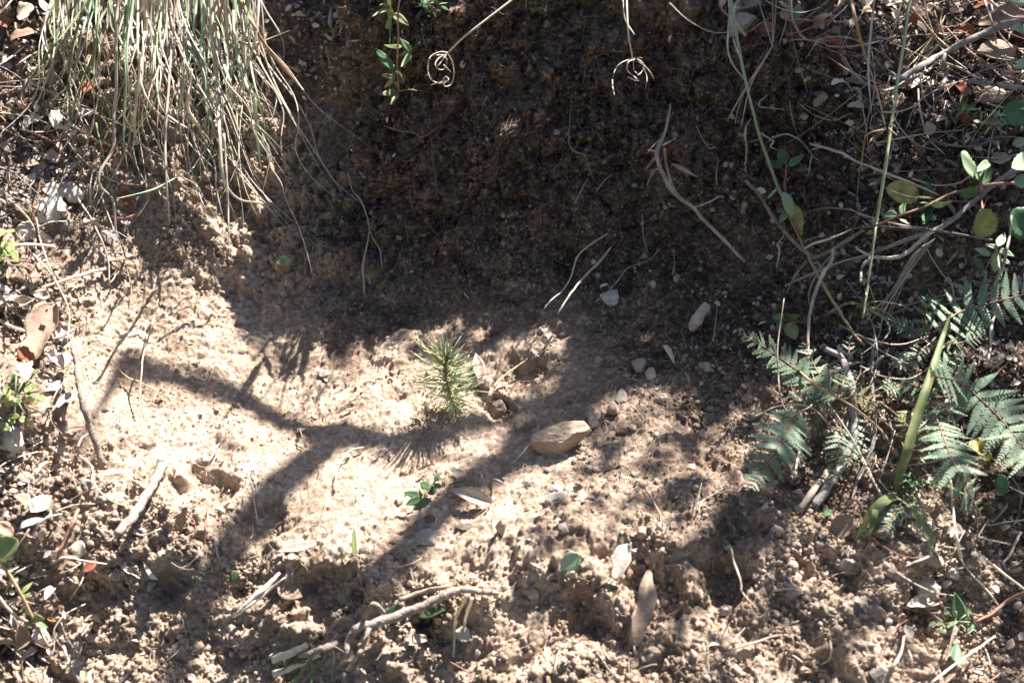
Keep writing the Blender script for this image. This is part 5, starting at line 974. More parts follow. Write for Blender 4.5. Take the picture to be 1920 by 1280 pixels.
# ---------------------------------------------------------------- leaves lying on the soil
LV = [('dry_leaf', 'curled pale leaf arching over its own shadow beside the green shrublet', (922, 944), (842, 917), 34, 'dead_pale', dict(h=(0.006, 0.016), curl=0.9, bend=0.12, ribs=0.02, shape='ovate', nl=30)), ('dry_leaf', 'big curled brown leaf with veins standing in the shaded clods', (1189, 1212), (1218, 1068), 38, 'dead', dict(h=(0.006, 0.022), curl=0.5, fold=0.5, ribs=0.012, bend=0.18, wave=0.22, shape='torn', nl=44, nw=8)),
 ('dry_leaf', 'torn twisted grey leaf beside a thin twig near the lone green leaf', (1178, 1018), (1152, 1088), 36, 'dead_grey', dict(h=(0.02, 0.012), curl=0.8, wave=0.15, shape='torn')), ('green_leaf', 'lone pale green oval leaf lying flat on clods', (1088, 1040), (1050, 1066), 36, 'leaf_pale', dict(h=(0.012, 0.008), shape='oval', fold=0.1, nl=16)),
 ('dry_leaf', 'large dusty pink-brown dead leaf with a hole, propped in litter', (58, 676), (104, 568), 66, 'dead', dict(h=(0.02, 0.032), curl=0.9, wave=0.16, ribs=0.012, shape='torn', nl=20, nw=8, hole=(83, 91), up=(-0.1, -0.7, 0.7))), ('green_leaf', 'shiny green leaf under the forked stick, wider of the pair', (783, 1150), (834, 1143), 27, 'leaf_green', dict(h=(0.006, 0.008), shape='oval', fold=0.1)), ('green_leaf', 'olive leaf folded over the shiny leaf by the forked stick', (782, 1148), (815, 1134), 13, 'leaf_olive', dict(h=(0.012, 0.012), shape='oval')),
 ('green_leaf', 'green leaf crossing beneath the forked stick, upper half showing', (726, 1168), (748, 1130), 24, 'leaf_green', dict(h=(0.004, 0.006), shape='oval', fold=0.1)), ('dry_leaf', 'pale yellow round leaf behind the two straw stubs', (856, 1178), (880, 1200), 28, 'dead_pale', dict(h=(0.006, 0.004), shape='round')), ('dry_leaf', 'white papery leaf lying on the crumbly slope in full sun', (284, 1082), (231, 1066), 22, 'dead_pale', dict(h=(0.004, 0.008), curl=0.7, shape='torn')),
 ('dry_leaf', 'long white papery leaf at the top of the shaded hollow', (594, 1018), (516, 1034), 20, 'dead_pale', dict(h=(0.006, 0.008), shape='lance')), ('dry_leaf', 'dirt-covered pointed leaf overhanging the dark hollow', (520, 1100), (567, 1118), 36, 'dead', dict(h=(0.008, 0.012), shape='ovate', fold=0.1)), ('dry_leaf', 'crumpled torn leaf edge above a small dark hole near the bottom', (757, 1196), (803, 1198), 18, 'dead_pale', dict(h=(0.01, 0.012), shape='torn', wave=0.3)),
 ('dry_leaf', 'upright tan leaf leaning behind the pine seedling', (900, 712), (892, 662), 26, 'dead_pale', dict(h=(0.006, 0.02), shape='oval', curl=0.6, up=(0.3, -0.9, 0.3))), ('blade_of_grass', 'short yellow-green blade stuck upright in sunny soil', (665, 1046), (663, 984), 10, 'herb_yellow', dict(h=(0.003, 0.02), shape='oval', up=(0.2, -1, 0.2))), ('blade_of_grass', 'small curved green blade lying in the branch shadow', (764, 1022), (802, 1020), 6, 'leaf_olive', dict(h=(0.004, 0.006), shape='lance', bend=0.4)),
 ('dry_leaf', 'small white leaf in the hollow above the half-buried stick', (263, 858), (276, 885), 14, 'dead_pale', dict(h=(0.012, 0.012), shape='lance', curl=0.5)), ('dry_leaf', 'tan netted leaf skeleton standing in the shaded slope pit', (340, 990), (352, 950), 26, 'dead', dict(h=(0.012, 0.02), shape='torn', curl=0.8)), ('dry_leaf', 'flat brown leaf scrap caught on the crumbly slope edge', (100, 1060), (120, 1030), 30, 'dead', dict(h=(0.01, 0.012), shape='torn')),
 ('green_leaf', 'tiny bright green leaf scrap in the narrow branch shadow', (437, 1088), (442, 1070), 12, 'leaf_green', dict(h=(0.006, 0.008), shape='oval')), ('dry_leaf', 'brown angular leaf tucked under the dead leaf tangle', (105, 1065), (130, 1040), 26, 'dead', dict(h=(0.006, 0.01), shape='torn')), ('green_leaf', 'small green leaf chip below the pebble-strewn shade', (1545, 965), (1560, 955), 12, 'leaf_green', dict(h=(0.008, 0.01), shape='ovate')), ('dry_leaf', 'wide curled brown leaf at the edge of the sprawling grass blade', (1565, 1005), (1600, 965), 44, 'dead', dict(h=(0.01, 0.016), shape='round', curl=0.8, wave=0.12)),
 ('dry_leaf', 'grey flat leaf near the big stone in the bottom corner', (1760, 1120), (1700, 1135), 26, 'dead_grey', dict(h=(0.01, 0.014), shape='torn', curl=0.6)), ('green_leaf', 'dark green leaf in deep shade near the bottom corner twig', (1800, 1170), (1790, 1110), 30, 'leaf_green', dict(h=(0.01, 0.02), shape='ovate')), ('green_leaf', 'second dark green leaf low in the bottom corner shade', (1790, 1240), (1795, 1205), 22, 'leaf_green', dict(h=(0.01, 0.015), shape='ovate')), ('dry_leaf', 'tan leaf flat on litter right of the sprawling grass blade', (1705, 1000), (1735, 985), 30, 'dead_pale', dict(h=(0.01, 0.012), shape='torn')),
 ('dry_leaf', 'brown triangular dead leaf hanging on the bark-brown twig', (1395, 1215), (1398, 1235), 30, 'dead', dict(h=(0.012, 0.012), shape='ovate')), ('dry_leaf', 'rust-red curled leaf inside the fern heart', (1625, 1000 - 240), (1600, 1000 - 255), 24, 'rust', dict(h=(0.03, 0.03), shape='torn', curl=1.0)), ('dry_leaf', 'reddish curled leaf under the upright silvery fern', (1740, 668), (1710, 655), 24, 'rust', dict(h=(0.02, 0.02), shape='round', curl=1.2)), ('dry_leaf', 'dark red shrivelled leaf in the corner litter near the rusty needles', (1790, 55), (1830, 62), 22, 'rust', dict(h=(0.03, 0.03), shape='torn', curl=1.0)),
 ('dry_leaf', 'dark rust leaf hanging in shade above the mossy sprig', (1795, 160), (1812, 182), 26, 'rust', dict(h=(0.03, 0.03), shape='torn', curl=1.1)), ('dry_leaf', 'dark rust leaf below the mossy sprig', (1800, 210), (1812, 235), 24, 'rust', dict(h=(0.03, 0.03), shape='torn', curl=1.1)), ('dry_leaf', 'broad brown leaf lying dark in the top corner', (1930, 30), (1830, 45), 46, 'dead', dict(h=(0.02, 0.02), shape='torn', curl=0.5))]
for nm, lb, b_, t_, w_, mt, kw in LV:
    o = leaf(nm, b_, t_, w_, mt, None, **kw); tag(o, lb, {'dry_leaf': 'dry leaf', 'green_leaf': 'leaf', 'blade_of_grass': 'grass blade'}[nm])
    if 'lone pale' in lb: stalk('petiole', [(1088, 1040, .012), (1096, 1036, .016), (1104, 1030, .016)], 3, 'leaf_olive', o)
    if 'big curled brown' in lb: stalk('petiole', [(1189, 1210, .008), (1190, 1226, .006)], 4, 'root', o)
    if 'arching over' in lb: stalk('petiole', [(920, 945, .008), (905, 956, .008), (886, 972, .004)], 3, 'stem_red', o)
s_ = sprig('tiny round-leaved plant growing on the lit slope under the straw blades', 'seedling', [([(530, 532), (531, 510), (532, 490)], 3, 'stem_red')], [((534, 498), (530, 478), 22, 'leaf_pale', {'shape': 'round'}), ((534, 494), (518, 492), 12, 'leaf_pale', {'shape': 'oval'})], h=0.012)
sprig('low green shrublet with holly-dark leaves at the branch shadow edge', 'shrublet', [([(800, 948), (798, 930), (808, 912), (818, 898), (828, 884)], 4, 'wood')],
 [((786, 928), (756, 923), 14, 'leaf_green', {'shape': 'oval'}), ((788, 934), (760, 946), 16, 'leaf_green', {'shape': 'oval'}), ((805, 914), (788, 904), 18, 'leaf_green', {'shape': 'oval'}), ((800, 924), (819, 913), 18, 'leaf_green', {'shape': 'oval'}), ((800, 932), (795, 952), 20, 'leaf_green', {'shape': 'oval'}), ((795, 942), (774, 956), 14, 'leaf_green', {'shape': 'oval'}), ((816, 902), (824, 884), 10, 'leaf_green'), ((812, 908), (829, 912), 10, 'leaf_green', {'shape': 'oval'}), ((798, 924), (788, 918), 10, 'leaf_olive')], h=0.014, name='shrublet')
# left-edge herbs
def herb(label, ctr, rx, ry, n, mt, h, seed, wl=(9, 16)):
    r_ = random.Random(seed); root = empty('low_herb', P(ctr[0], ctr[1], 0.005), label, 'herb')
    for k in range(5):
        a = r_.uniform(0, 6.28); stalk('stem', [(ctr[0], ctr[1], 0.01), (ctr[0] + math.cos(a) * rx * .6, ctr[1] + math.sin(a) * ry * .6, h)], 3, 'stalk_green', root)
    for k in range(n):
        x_ = ctr[0] + r_.gauss(0, 0.45) * rx; y_ = ctr[1] + r_.gauss(0, 0.45) * ry; a = r_.uniform(0, 6.28); L = r_.uniform(12, 24)
        leaf('leaf', (x_, y_), (x_ + L * math.cos(a), y_ + L * math.sin(a)), r_.uniform(*wl), mt, root, h=(h * r_.uniform(.6, 1), h * r_.uniform(.6, 1.1)), shape='oval', nl=6, nw=4, fold=0.2)
herb('yellow-green herb patch on the frame edge below the holed leaf', (28, 745), 50, 70, 46, 'herb_yellow', 0.04, 1)
herb('small pale herb on the frame edge above the holed leaf', (6, 470), 26, 50, 20, 'herb_yellow', 0.03, 2)
herb('tiny mossy herb cushion over the top edge of the dark wall', (800, 8), 26, 14, 20, 'leaf_green', 0.02, 5, (4, 7))
herb('tufted green sprig beside the dark rust leaf in the corner shade', (1815, 205), 40, 14, 34, 'leaf_olive', 0.035, 6, (3, 5))
herb('spiky pale green sprig below the large holed green leaf', (1868, 228), 26, 20, 30, 'leaf_pale', 0.035, 8, (3, 5))
herb('small green weed in shade by the bottom corner twig', (1795, 1165), 40, 30, 14, 'leaf_green', 0.015, 9, (5, 9))
herb('weedy green leaves behind the broad grass plant base', (1700, 900), 30, 26, 18, 'leaf_green', 0.02, 10, (6, 10))
sprig('orange-stemmed sprig sprawling over grey stalks at the frame edge', 'sprig', [([(-10, 1040, .04), (8, 1062, .04), (40, 1115, .04), (65, 1165, .035), (92, 1212, .02)], [9, 7, 6, 5], 'stalk_tan')],
 [((12, 1062), (-4, 1046), 14, 'herb_yellow'), ((14, 1064), (28, 1052), 10, 'herb_yellow'), ((40, 1112), (62, 1090), 8, 'herb_yellow'), ((42, 1116), (60, 1118), 7, 'herb_yellow'), ((60, 1158), (84, 1160), 16, 'herb_yellow'), ((62, 1166), (44, 1174), 12, 'herb_yellow'), ((58, 1154), (48, 1134), 10, 'herb_yellow'), ((66, 1168), (90, 1176), 10, 'leaf_pale')], h=0.04)
o = leaf('green_leaf', (-14, 1040), (34, 1012), 44, 'herb_yellow', None, h=(0.04, 0.04), shape='round', serr=0.04, nl=14, up=(0, -0.8, 0.7)); tag(o, 'broad yellow-green leaf cut by the frame edge above the orange-stemmed sprig', 'leaf')

# ---------------------------------------------------------------- stones traced from the photo
ST = [('long flat tan stone lying tilted across the shadow edge', 1045, 830, 116, 60, 'stone', 28, .2, .95, 10), ('squarish tan stone touching the upper end of the long flat stone', 1112, 792, 34, 34, 'stone_grey', 40, .3, .8, 11), ('chipped white stone with rust stain in the dark wall foot', 1145, 558, 48, 32, 'stone_pale', 22, .2, .8, 12), ('amber pebble below the kinked pale root', 1018, 586, 17, 12, 'stone_rust', 0, .3, .8),
 ('dark brown angular stone in the hollow behind the seedling', 934, 766, 50, 30, 'stone_dark', 8, .3, .8), ('purplish stone wedged under the tan leaf by the seedling', 908, 727, 30, 26, 'stone_dark', -35, .2, .9), ('round knobbly clod stone on the lit crumb heap', 1024, 636, 24, 24, 'stone_grey', 0, .2, 1), ('small stone sitting alone on the lit terrace uphill of the shadow band', 607, 700, 30, 18, 'stone_grey', 0, .3, .7),
 ('grey faceted stone in the sunlit rubble, upper of a touching pair', 1198, 686, 26, 28, 'stone_grey', 70, .2, .9), ('reddish faceted stone, lower of a touching pair', 1220, 704, 26, 22, 'stone', 15, .2, .9), ('blunt grey stone between the touching pair and the long flat stone', 1168, 745, 28, 28, 'stone_grey', -40, .25, .9), ('tan knob stone just below the blunt grey stone', 1152, 772, 26, 24, 'stone', 0, .25, .9),
 ('flat dark-topped stone in the sunlit rubble', 1236, 748, 28, 16, 'stone_grey', 20, .25, .7), ('bright tan stone alone in the shaded rubble near the fern tip', 1322, 690, 18, 18, 'stone', 0, .2, .9), ('brown rock at the end of the sunny rubble beside the drooping frond', 1385, 898, 24, 22, 'stone', 30, .2, .9), ('wide brown stone half sunk in shaded gravel', 1422, 938, 46, 28, 'stone_dark', 0, .3, .7),
 ('brown stone touching the wide half-sunk stone', 1466, 930, 34, 22, 'stone_dark', -10, .3, .7), ('small grey pebble uphill of the half-sunk brown stone', 1438, 914, 20, 16, 'stone_grey', 0, .3, .8), ('grey pebble beside the drooping frond tip', 1456, 908, 16, 18, 'stone_grey', 60, .3, .8), ('pale pebble resting near the woody stem end', 1502, 922, 18, 10, 'stone_pale', 0, .3, .6),
 ('flat grey stone bedded in sunny crumbs beside the pointed stone', 1034, 934, 62, 24, 'stone_grey', 8, .4, .5), ('pale grey stone with sparkling edge behind the flat grey stone', 1044, 918, 26, 16, 'stone_pale', -20, .3, .7), ('small triangular white stone on the sunny rubble', 1241, 989, 26, 20, 'stone_pale', 20, .25, .7), ('rounded tan stone just downhill of the triangular white stone', 1206, 1000, 34, 22, 'stone', -15, .3, .7),
 ('cracked tan clod stone lying under the lone green leaf', 1072, 1076, 26, 20, 'stone', 0, .25, .8), ('large dull grey cobble in the bottom corner clods', 1730, 1100, 58, 46, 'stone_grey', 10, .3, .7), ('pinkish stone split by a shadow above the grey cobble', 1736, 1040, 62, 44, 'stone', -25, .3, .7), ('pale tan stone on clods left of the grey cobble', 1586, 1060, 42, 28, 'stone', -30, .25, .8), ('white-topped stone beside the smooth grey bent twig', 1646, 1264, 34, 28, 'stone_grey', 20, .3, .7),
 ('small white stone near the tip of the long sprawling blade', 1786, 1074, 24, 26, 'stone_pale', 60, .25, .8), ('round tan disc-like stone below the broad grass blade', 1742, 946, 21, 21, 'stone', 0, .2, .6), ('pale faceted stone by the dry twigs at the frame edge', 1902, 1064, 30, 22, 'stone', 0, .25, .8), ('grey oval pebble in shade between thin straws', 1834, 1134, 22, 14, 'stone_grey', -20, .3, .7), ('small squarish pale stone in the sunny litter patch', 1824, 1038, 18, 16, 'stone_pale', 0, .2, .8),
 ('pale flat stone jutting from the top of the dark wall', 1393, 46, 66, 38, 'stone_grey', 24, .2, .6), ('rust-brown stone beside the pale jutting stone', 1436, 58, 40, 28, 'stone_rust', 0, .25, .8), ('blue-grey stone above the rust-brown stone', 1408, 8, 44, 34, 'stone_grey', 0, .3, .8), ('brown stone block on the top edge above the pale jutting stone', 1385, 14, 34, 22, 'stone', 0, .3, .8), ('big pale stone under twigs in the top corner litter', 1880, 104, 96, 52, 'stone', -12, .25, .7), ('large flat brown stone behind the top corner litter', 1850, 32, 84, 34, 'stone', 10, .3, .5),
 ('grey stone by the tall stalk near the top edge', 1612, 8, 60, 34, 'stone_grey', 20, .3, .6), ('brown pebble among pine straw near the top edge', 1684, 60, 22, 18, 'stone', 0, .3, .8), ('pale stone beside the tufted green sprig', 1780, 210, 22, 26, 'stone_pale', 60, .25, .8), ('grey stone in deep shade below the weathered branch', 1830, 178, 24, 16, 'stone_grey', 0, .3, .7), ('brown rock in deep shade above the holed green leaf', 1870, 180, 56, 30, 'stone', -10, .3, .6),
 ('blocky white stone in the litter slope beside hanging blades', 136, 366, 44, 46, 'stone_pale', 30, .2, .8), ('pinkish-white stone touching the blocky white stone', 92, 395, 42, 52, 'stone_pale', -30, .25, .8), ('white broken stone on the litter near the frame edge', 48, 440, 38, 34, 'stone_pale', 0, .25, .8), ('grey half-lit stone at the foot of the straw tussock', 202, 448, 34, 34, 'stone_grey', 0, .3, .8), ('dull grey stone in the shade uphill of the holed leaf', 124, 425, 36, 30, 'stone_grey', 0, .3, .7),
 ('white knobbly stone on the frame edge below the herb patch', 22, 832, 52, 44, 'stone_pale', 30, .25, .8), ('brilliant white stone low on the frame edge litter', 78, 1190, 42, 32, 'stone_pale', -20, .25, .8), ('flat tan stone capping a shaded hole on the crumbly slope', 118, 1158, 36, 26, 'stone', 0, .3, .6), ('crusted tan clod at the top of the crumbly slope', 204, 898, 56, 34, 'stone', 12, .3, .7), ('small orange pebble in litter under the grass tussock', 100, 178, 24, 22, 'stone', 0, .3, .8), ('bright small stone in the litter under the tussock', 92, 212, 18, 16, 'stone_pale', 0, .3, .8),
 ('green-grey pebble dot in the shaded soil right of the seedling', 1048, 673, 9, 12, 'stone_grey', 0, .3, .8), ('small dark stone low on the long branch shadow', 806, 974, 20, 16, 'stone_dark', 30, .3, .8), ('flat tan stone in the long branch shadow below the shrublet', 776, 970, 40, 18, 'stone', 8, .35, .6), ('squat grey stone in shadow downhill of the shrublet', 800, 1008, 44, 30, 'stone_grey', 0, .4, .5), ('tan lump stone at the lower edge of long branch shadow', 872, 986, 28, 18, 'stone', 10, .3, .7), ('half-sunk tan stone on sunny soil before the curled leaf', 742, 1010, 30, 18, 'stone', 0, .35, .6)]
for lb, px, py, w_, h_, mt, ang, sk, tl, *ct in ST: stone(lb, px, py, w_, h_, mt, ang, sk, tall=tl, cuts=ct[0] if ct else rng.choice([7, 9, 11, 13]))
# the pointed upright stone
v, f = stone_shape(3, 77, 8, 0.12); c_, n_ = hit(941, 1000); ps = pxsize(c_)
V = [Vector((a[0] * 13 * ps * (1 - 0.55 * max(0, a[2])), a[1] * 11 * ps * (1 - 0.4 * max(0, a[2])), a[2] * 30 * ps)) for a in v]
o = link_mesh('stone', V, [tuple(int(k) for k in t) for t in f], M['stone'], smooth=False); o.location = c_ + Vector((0, 0, 16 * ps)); o.rotation_euler = (0.1, 0.08, 0.3); tag(o, 'pointed stone standing upright on sunny soil, pale on one face', 'stone')

# ---------------------------------------------------------------- scattered litter and stones, each a thing; the label tells it by its look and by what it lies near
LM = [(850, 700, 'the pine seedling'), (1045, 828, 'the long flat tan stone'), (795, 925, 'the green shrublet'), (882, 932, 'the curled pale leaf'), (941, 985, 'the pointed upright stone'), (790, 1135, 'the forked dusty stick'), (1440, 850, 'the drooping fern frond'), (1430, 650, 'the outreaching fern frond'),
 (1735, 760, 'the broad grass blade'), (1300, 390, 'the thick hanging root'), (1145, 558, 'the chipped white stone'), (1690, 355, 'the spotted yellow leaf'), (75, 620, 'the big holed leaf'), (205, 250, 'the green-and-straw tussock'), (410, 180, 'the pale curling tussock'), (262, 940, 'the soil-crusted stick'),
 (1205, 1140, 'the big curled leaf'), (1070, 1053, 'the lone green leaf'), (1000, 790, 'the forked grey root'), (1310, 595, 'the pale wood chip'), (165, 770, 'the knobbly bark-covered stick'), (28, 745, 'the yellow-green herb patch'), (480, 1115, 'the white wood splinter'), (1393, 46, 'the pale jutting stone'), (1880, 104, 'the big corner stone'),
 (1800, 85, 'the weathered grey branch'), (1740, 1045, 'the pinkish split stone'), (1730, 1105, 'the grey cobble'), (1868, 480, 'the star-shaped seedling'), (1820, 800, 'the largest fern'), (1850, 580, 'the upright silvery frond'), (1400, 1228, 'the bark-brown bedded twig'), (1675, 1250, 'the smooth grey twig'), (1800, 1240, 'the slanting pale stalk'),
 (136, 366, 'the blocky white stone'), (45, 1115, 'the orange-stemmed sprig'), (78, 1190, 'the brilliant white stone'), (22, 832, 'the white knobbly stone'), (540, 1228, 'the blunt split stick'), (1165, 1055, 'the torn grey leaf'), (1390, 1080, 'the dusty straw cluster'), (1586, 1060, 'the pale tan stone'), (1600, 900, 'the scaly woody stem'), (1625, 985, 'the sprawling forked blade'),
 (1700, 235, 'the tall green stalk'), (1400, 150, 'the long green stalk'), (1655, 200, 'the rusty stem'), (1208, 700, 'the touching stone pair'), (1240, 989, 'the triangular white stone'), (1422, 938, 'the half-sunk brown stone'), (1835, 300, 'the big rounded leaves'), (1750, 120, 'the rust needle bunch'), (125, 100, 'the slanting green blade'), (865, 1175, 'the two straw stubs'), (1750, 500, 'the needle sheaf'), (530, 490, 'the tiny round-leaved plant'), (255, 1073, 'the white papery leaf'), (607, 700, 'the lone terrace stone')]
DW = ['right of', 'up and right of', 'above', 'up and left of', 'left of', 'down and left of', 'below', 'down and right of']
used = set()
def place_words(px, py, mx=150):
    c = sorted(((math.hypot(px - a, py - b), a, b, t) for a, b, t in LM))[:6]
    out = []
    for d, a, b, t in c[:4]:
        k = int(round(math.degrees(math.atan2(b - py, px - a)) / 45)) % 8
        out.append(('just ' if d < 60 else ('a little ' if d < 115 else 'well ' if d < 200 else 'far ')) + DW[k] + ' ' + t)
    for i in range(3):
        for j in range(3):
            if i != j:
                d, a, b, t = c[i]; k = int(round(math.degrees(math.atan2(b - py, px - a)) / 45)) % 8
                d2, a2, b2, t2 = c[j]; k2 = int(round(math.degrees(math.atan2(b2 - py, px - a2)) / 45)) % 8
                out.append(DW[k] + ' ' + t + ', ' + DW[k2] + ' ' + t2)
    return out
def auto(px, py, look, longer=()):
    for lk in [look] + list(longer):
        for w_ in place_words(px, py):
            s_ = lk + ' ' + w_
            if s_ not in used and len(s_.replace('-', ' ').split()) <= 16: used.add(s_); return s_
    s_ = look + ' ' + place_words(px, py)[0]; used.add(s_); return s_
def size_word(v, a, b): return 'small' if v < a else ('large' if v > b else 'middling')
sr = random.Random(99)
COLW = {'dead': 'brown', 'dead_grey': 'grey-brown', 'dead_pale': 'pale', 'rust': 'rust-red', 'wood': 'brown', 'wood_grey': 'grey', 'root': 'grey-brown', 'root_pale': 'pale', 'straw': 'straw-coloured', 'straw_grey': 'greyish', 'stem_red': 'red-brown', 'root_dark': 'dark', 'stone': 'tan', 'stone_grey': 'grey', 'stone_dark': 'dark brown', 'stone_pale': 'whitish', 'stone_rust': 'rusty'}
def inside_poly(x_, y_, boxes):
    return any(a <= x_ <= c and b <= y_ <= d for a, b, c, d in boxes)
def scatter(boxes, n, seed):
    r_ = random.Random(seed); ar = [(c - a) * (d - b) for a, b, c, d in boxes]; out = []
    tries = 0
    while len(out) < n and tries < n * 40:
        tries += 1; k = r_.choices(range(len(boxes)), ar)[0]; a, b, c, d = boxes[k]; x_, y_ = r_.uniform(a, c), r_.uniform(b, d)
        if all(math.hypot(x_ - u, y_ - v) > 14 for u, v in out): out.append((x_, y_))
    return out
LEFT = [(0, 0, 190, 320), (0, 320, 240, 540), (0, 540, 130, 900), (0, 900, 180, 1280)]
TOPR = [(1500, 0, 1920, 200), (1700, 200, 1920, 330), (1280, 0, 1500, 40)]
RIGHT = [(1690, 870, 1920, 1280), (1640, 640, 1760, 940)]
def litter_leaves(boxes, n, seed, region, hmax=0.02, sz=(18, 52)):
    for x_, y_ in scatter(boxes, n, seed):
        L = sr.uniform(*sz) * (0.7 + 0.3 * sr.random()); a = sr.uniform(0, 2 * math.pi); w_ = L * sr.uniform(0.35, 0.75); cu = sr.choice([0.2, 0.5, 1.0, 1.4]); mt = sr.choices(['dead', 'dead_grey', 'dead_pale', 'rust'], [4, 4, 2.2, 1])[0]
        dx, dy = math.cos(a) * L / 2, math.sin(a) * L / 2 * 0.8; hb = sr.uniform(0.003, hmax)
        o = leaf('dry_leaf', (x_ - dx, y_ - dy), (x_ + dx, y_ + dy), w_, mt, None, up=(sr.uniform(-.5, .5), -0.4 + sr.uniform(-.4, .4), 1), h=(hb, hb * sr.uniform(0.6, 1.3)), shape=sr.choice(['torn', 'torn', 'ovate', 'oval']), curl=cu, bend=sr.uniform(-.1, .25), wave=sr.uniform(0, .2), nl=10, nw=4)
        tag(o, auto(x_, y_, f"{size_word(L, 28, 42)} {COLW[mt]} {'curled' if cu > .9 else 'flat'} leaf", [f"{size_word(L, 28, 42)} {COLW[mt]} {'rolled' if cu > .9 else 'open'} dead leaf"]), 'dry leaf', 'dead leaves in the ' + region)
def litter_twigs(boxes, n, seed, region, L_=(40, 170), wr=(2.5, 8), hmax=0.02, ang=None):
    for x_, y_ in scatter(boxes, n, seed):
        L = sr.uniform(*L_); w_ = wr[0] + (wr[1] - wr[0]) * sr.random() ** 2.5; a = sr.uniform(0, math.pi) if ang is None else sr.gauss(*ang); mt = sr.choice(['wood_grey', 'root', 'root_pale', 'straw', 'straw_grey', 'root_dark', 'wood', 'straw_grey', 'stem_red']); cv = sr.gauss(0, 0.13) * L; hb = sr.uniform(0.004, hmax)
        dx, dy = math.cos(a), math.sin(a) * 0.9
        q_ = [(x_ - dx * L / 2, y_ - dy * L / 2, hb * .5), (x_ - dx * L * .2 - dy * cv * .8, y_ - dy * L * .2 + dx * cv * .8, hb), (x_ + dx * L * .2 - dy * cv + sr.uniform(-3, 3), y_ + dy * L * .2 + dx * cv, hb), (x_ + dx * L / 2, y_ + dy * L / 2, hb * .7)]
        sd = []
        if w_ > 4 and sr.random() < .6: sd = [([q_[2], (q_[2][0] + sr.uniform(-30, 30), q_[2][1] + sr.uniform(-30, 30), hb * 1.2)], [w_ * .5, w_ * .3], 'offshoot')]
        thin = w_ < 4
        lk = f"{size_word(L, 75, 125).replace('small', 'short').replace('large', 'long').replace('middling', 'mid-length')} {COLW[mt]} {'thin stalk' if thin else 'twig'}"
        wood('dry_stalk' if thin else 'twig', auto(x_, y_, lk, [('bent ' if abs(cv) > 8 else 'straight ') + lk]), 'stalk' if thin else 'twig', q_, [w_, w_ * .9, w_ * .6], mt, n=4, sides=5, group=('stalks' if thin else 'twigs') + ' in the ' + region, side=sd)
def litter_stones(boxes, n, seed, region, sz=(10, 30), mats=('stone', 'stone', 'stone_grey', 'stone_dark', 'stone_grey')):
    for x_, y_ in scatter(boxes, n, seed):
        w_ = sz[0] + (sz[1] - sz[0]) * sr.random() ** 2.2; mt = sr.choice(mats); asp = sr.uniform(.55, .95)
        lk = f"{size_word(w_, sz[0] + (sz[1] - sz[0]) * .12, sz[0] + (sz[1] - sz[0]) * .45)} {COLW[mt]} stone"
        stone(auto(x_, y_, lk, [('round ' if asp > .75 else 'flattish ') + lk]), x_, y_, w_, w_ * asp, mt, sr.uniform(-60, 60), sr.uniform(.2, .45), None, sr.uniform(.55, .9), sr.randint(7, 13), 0.25, 'stones in the ' + region)
litter_leaves(LEFT, 104, 1, 'litter slope', 0.022, (20, 60)); litter_twigs(LEFT, 66, 2, 'litter slope')
litter_stones(LEFT, 26, 3, 'litter slope', (10, 26), ('stone_grey', 'stone', 'stone_pale'))
litter_leaves(TOPR, 46, 4, 'corner litter', 0.03, (16, 50)); litter_twigs(TOPR, 40, 5, 'corner litter', (50, 190), (2.5, 7), 0.035, (0.45, 0.8)); litter_stones(TOPR, 26, 6, 'corner litter', (10, 30), ('stone_grey', 'stone_grey', 'stone', 'stone_dark', 'stone_pale'))
litter_leaves(RIGHT, 30, 7, 'shaded litter under the ferns', 0.015, (16, 40)); litter_twigs(RIGHT, 34, 8, 'shaded litter under the ferns', (40, 150), (2.5, 6), 0.02); litter_stones(RIGHT, 24, 9, 'shaded litter under the ferns', (10, 26), ('stone_grey', 'stone', 'stone_dark', 'stone_pale'))
litter_stones([(1120, 640, 1390, 900)], 40, 10, 'sunlit rubble', (9, 24)); litter_stones([(1380, 890, 1560, 960)], 16, 11, 'shaded gravel', (12, 24), ('stone_dark', 'stone_grey')); litter_stones([(960, 880, 1500, 1040)], 26, 12, 'terrace edge', (9, 22), ('stone', 'stone', 'stone_grey'))
litter_stones([(640, 1040, 1700, 1280)], 40, 13, 'lower slope', (10, 30), ('stone', 'stone', 'stone_grey')); litter_stones([(600, 120, 1500, 560)], 22, 14, 'dark wall', (8, 18), ('stone_dark', 'stone_grey', 'stone_dark', 'stone_rust'))
litter_twigs([(640, 1040, 1640, 1270), (1250, 900, 1500, 1000)], 26, 15, 'lower slope', (25, 70), (2, 4.5), 0.012); litter_twigs([(220, 880, 620, 1270)], 14, 16, 'crumbly slope', (25, 70), (2, 4), 0.012)
litter_leaves([(900, 1000, 1660, 1270), (200, 900, 600, 1270)], 12, 17, 'lower slope', 0.01, (16, 30))

litter_twigs([(1440, 420, 1900, 900)], 46, 18, 'fern tangle', (50, 170), (1.8, 4.2), 0.05)
litter_twigs([(1480, 0, 1920, 320)], 40, 20, 'tangle over the corner litter', (60, 240), (1.6, 3.6), 0.05)
litter_twigs([(0, 120, 240, 560)], 24, 19, 'upper litter slope', (60, 200), (2, 6), 0.03, (1.0, 0.7))

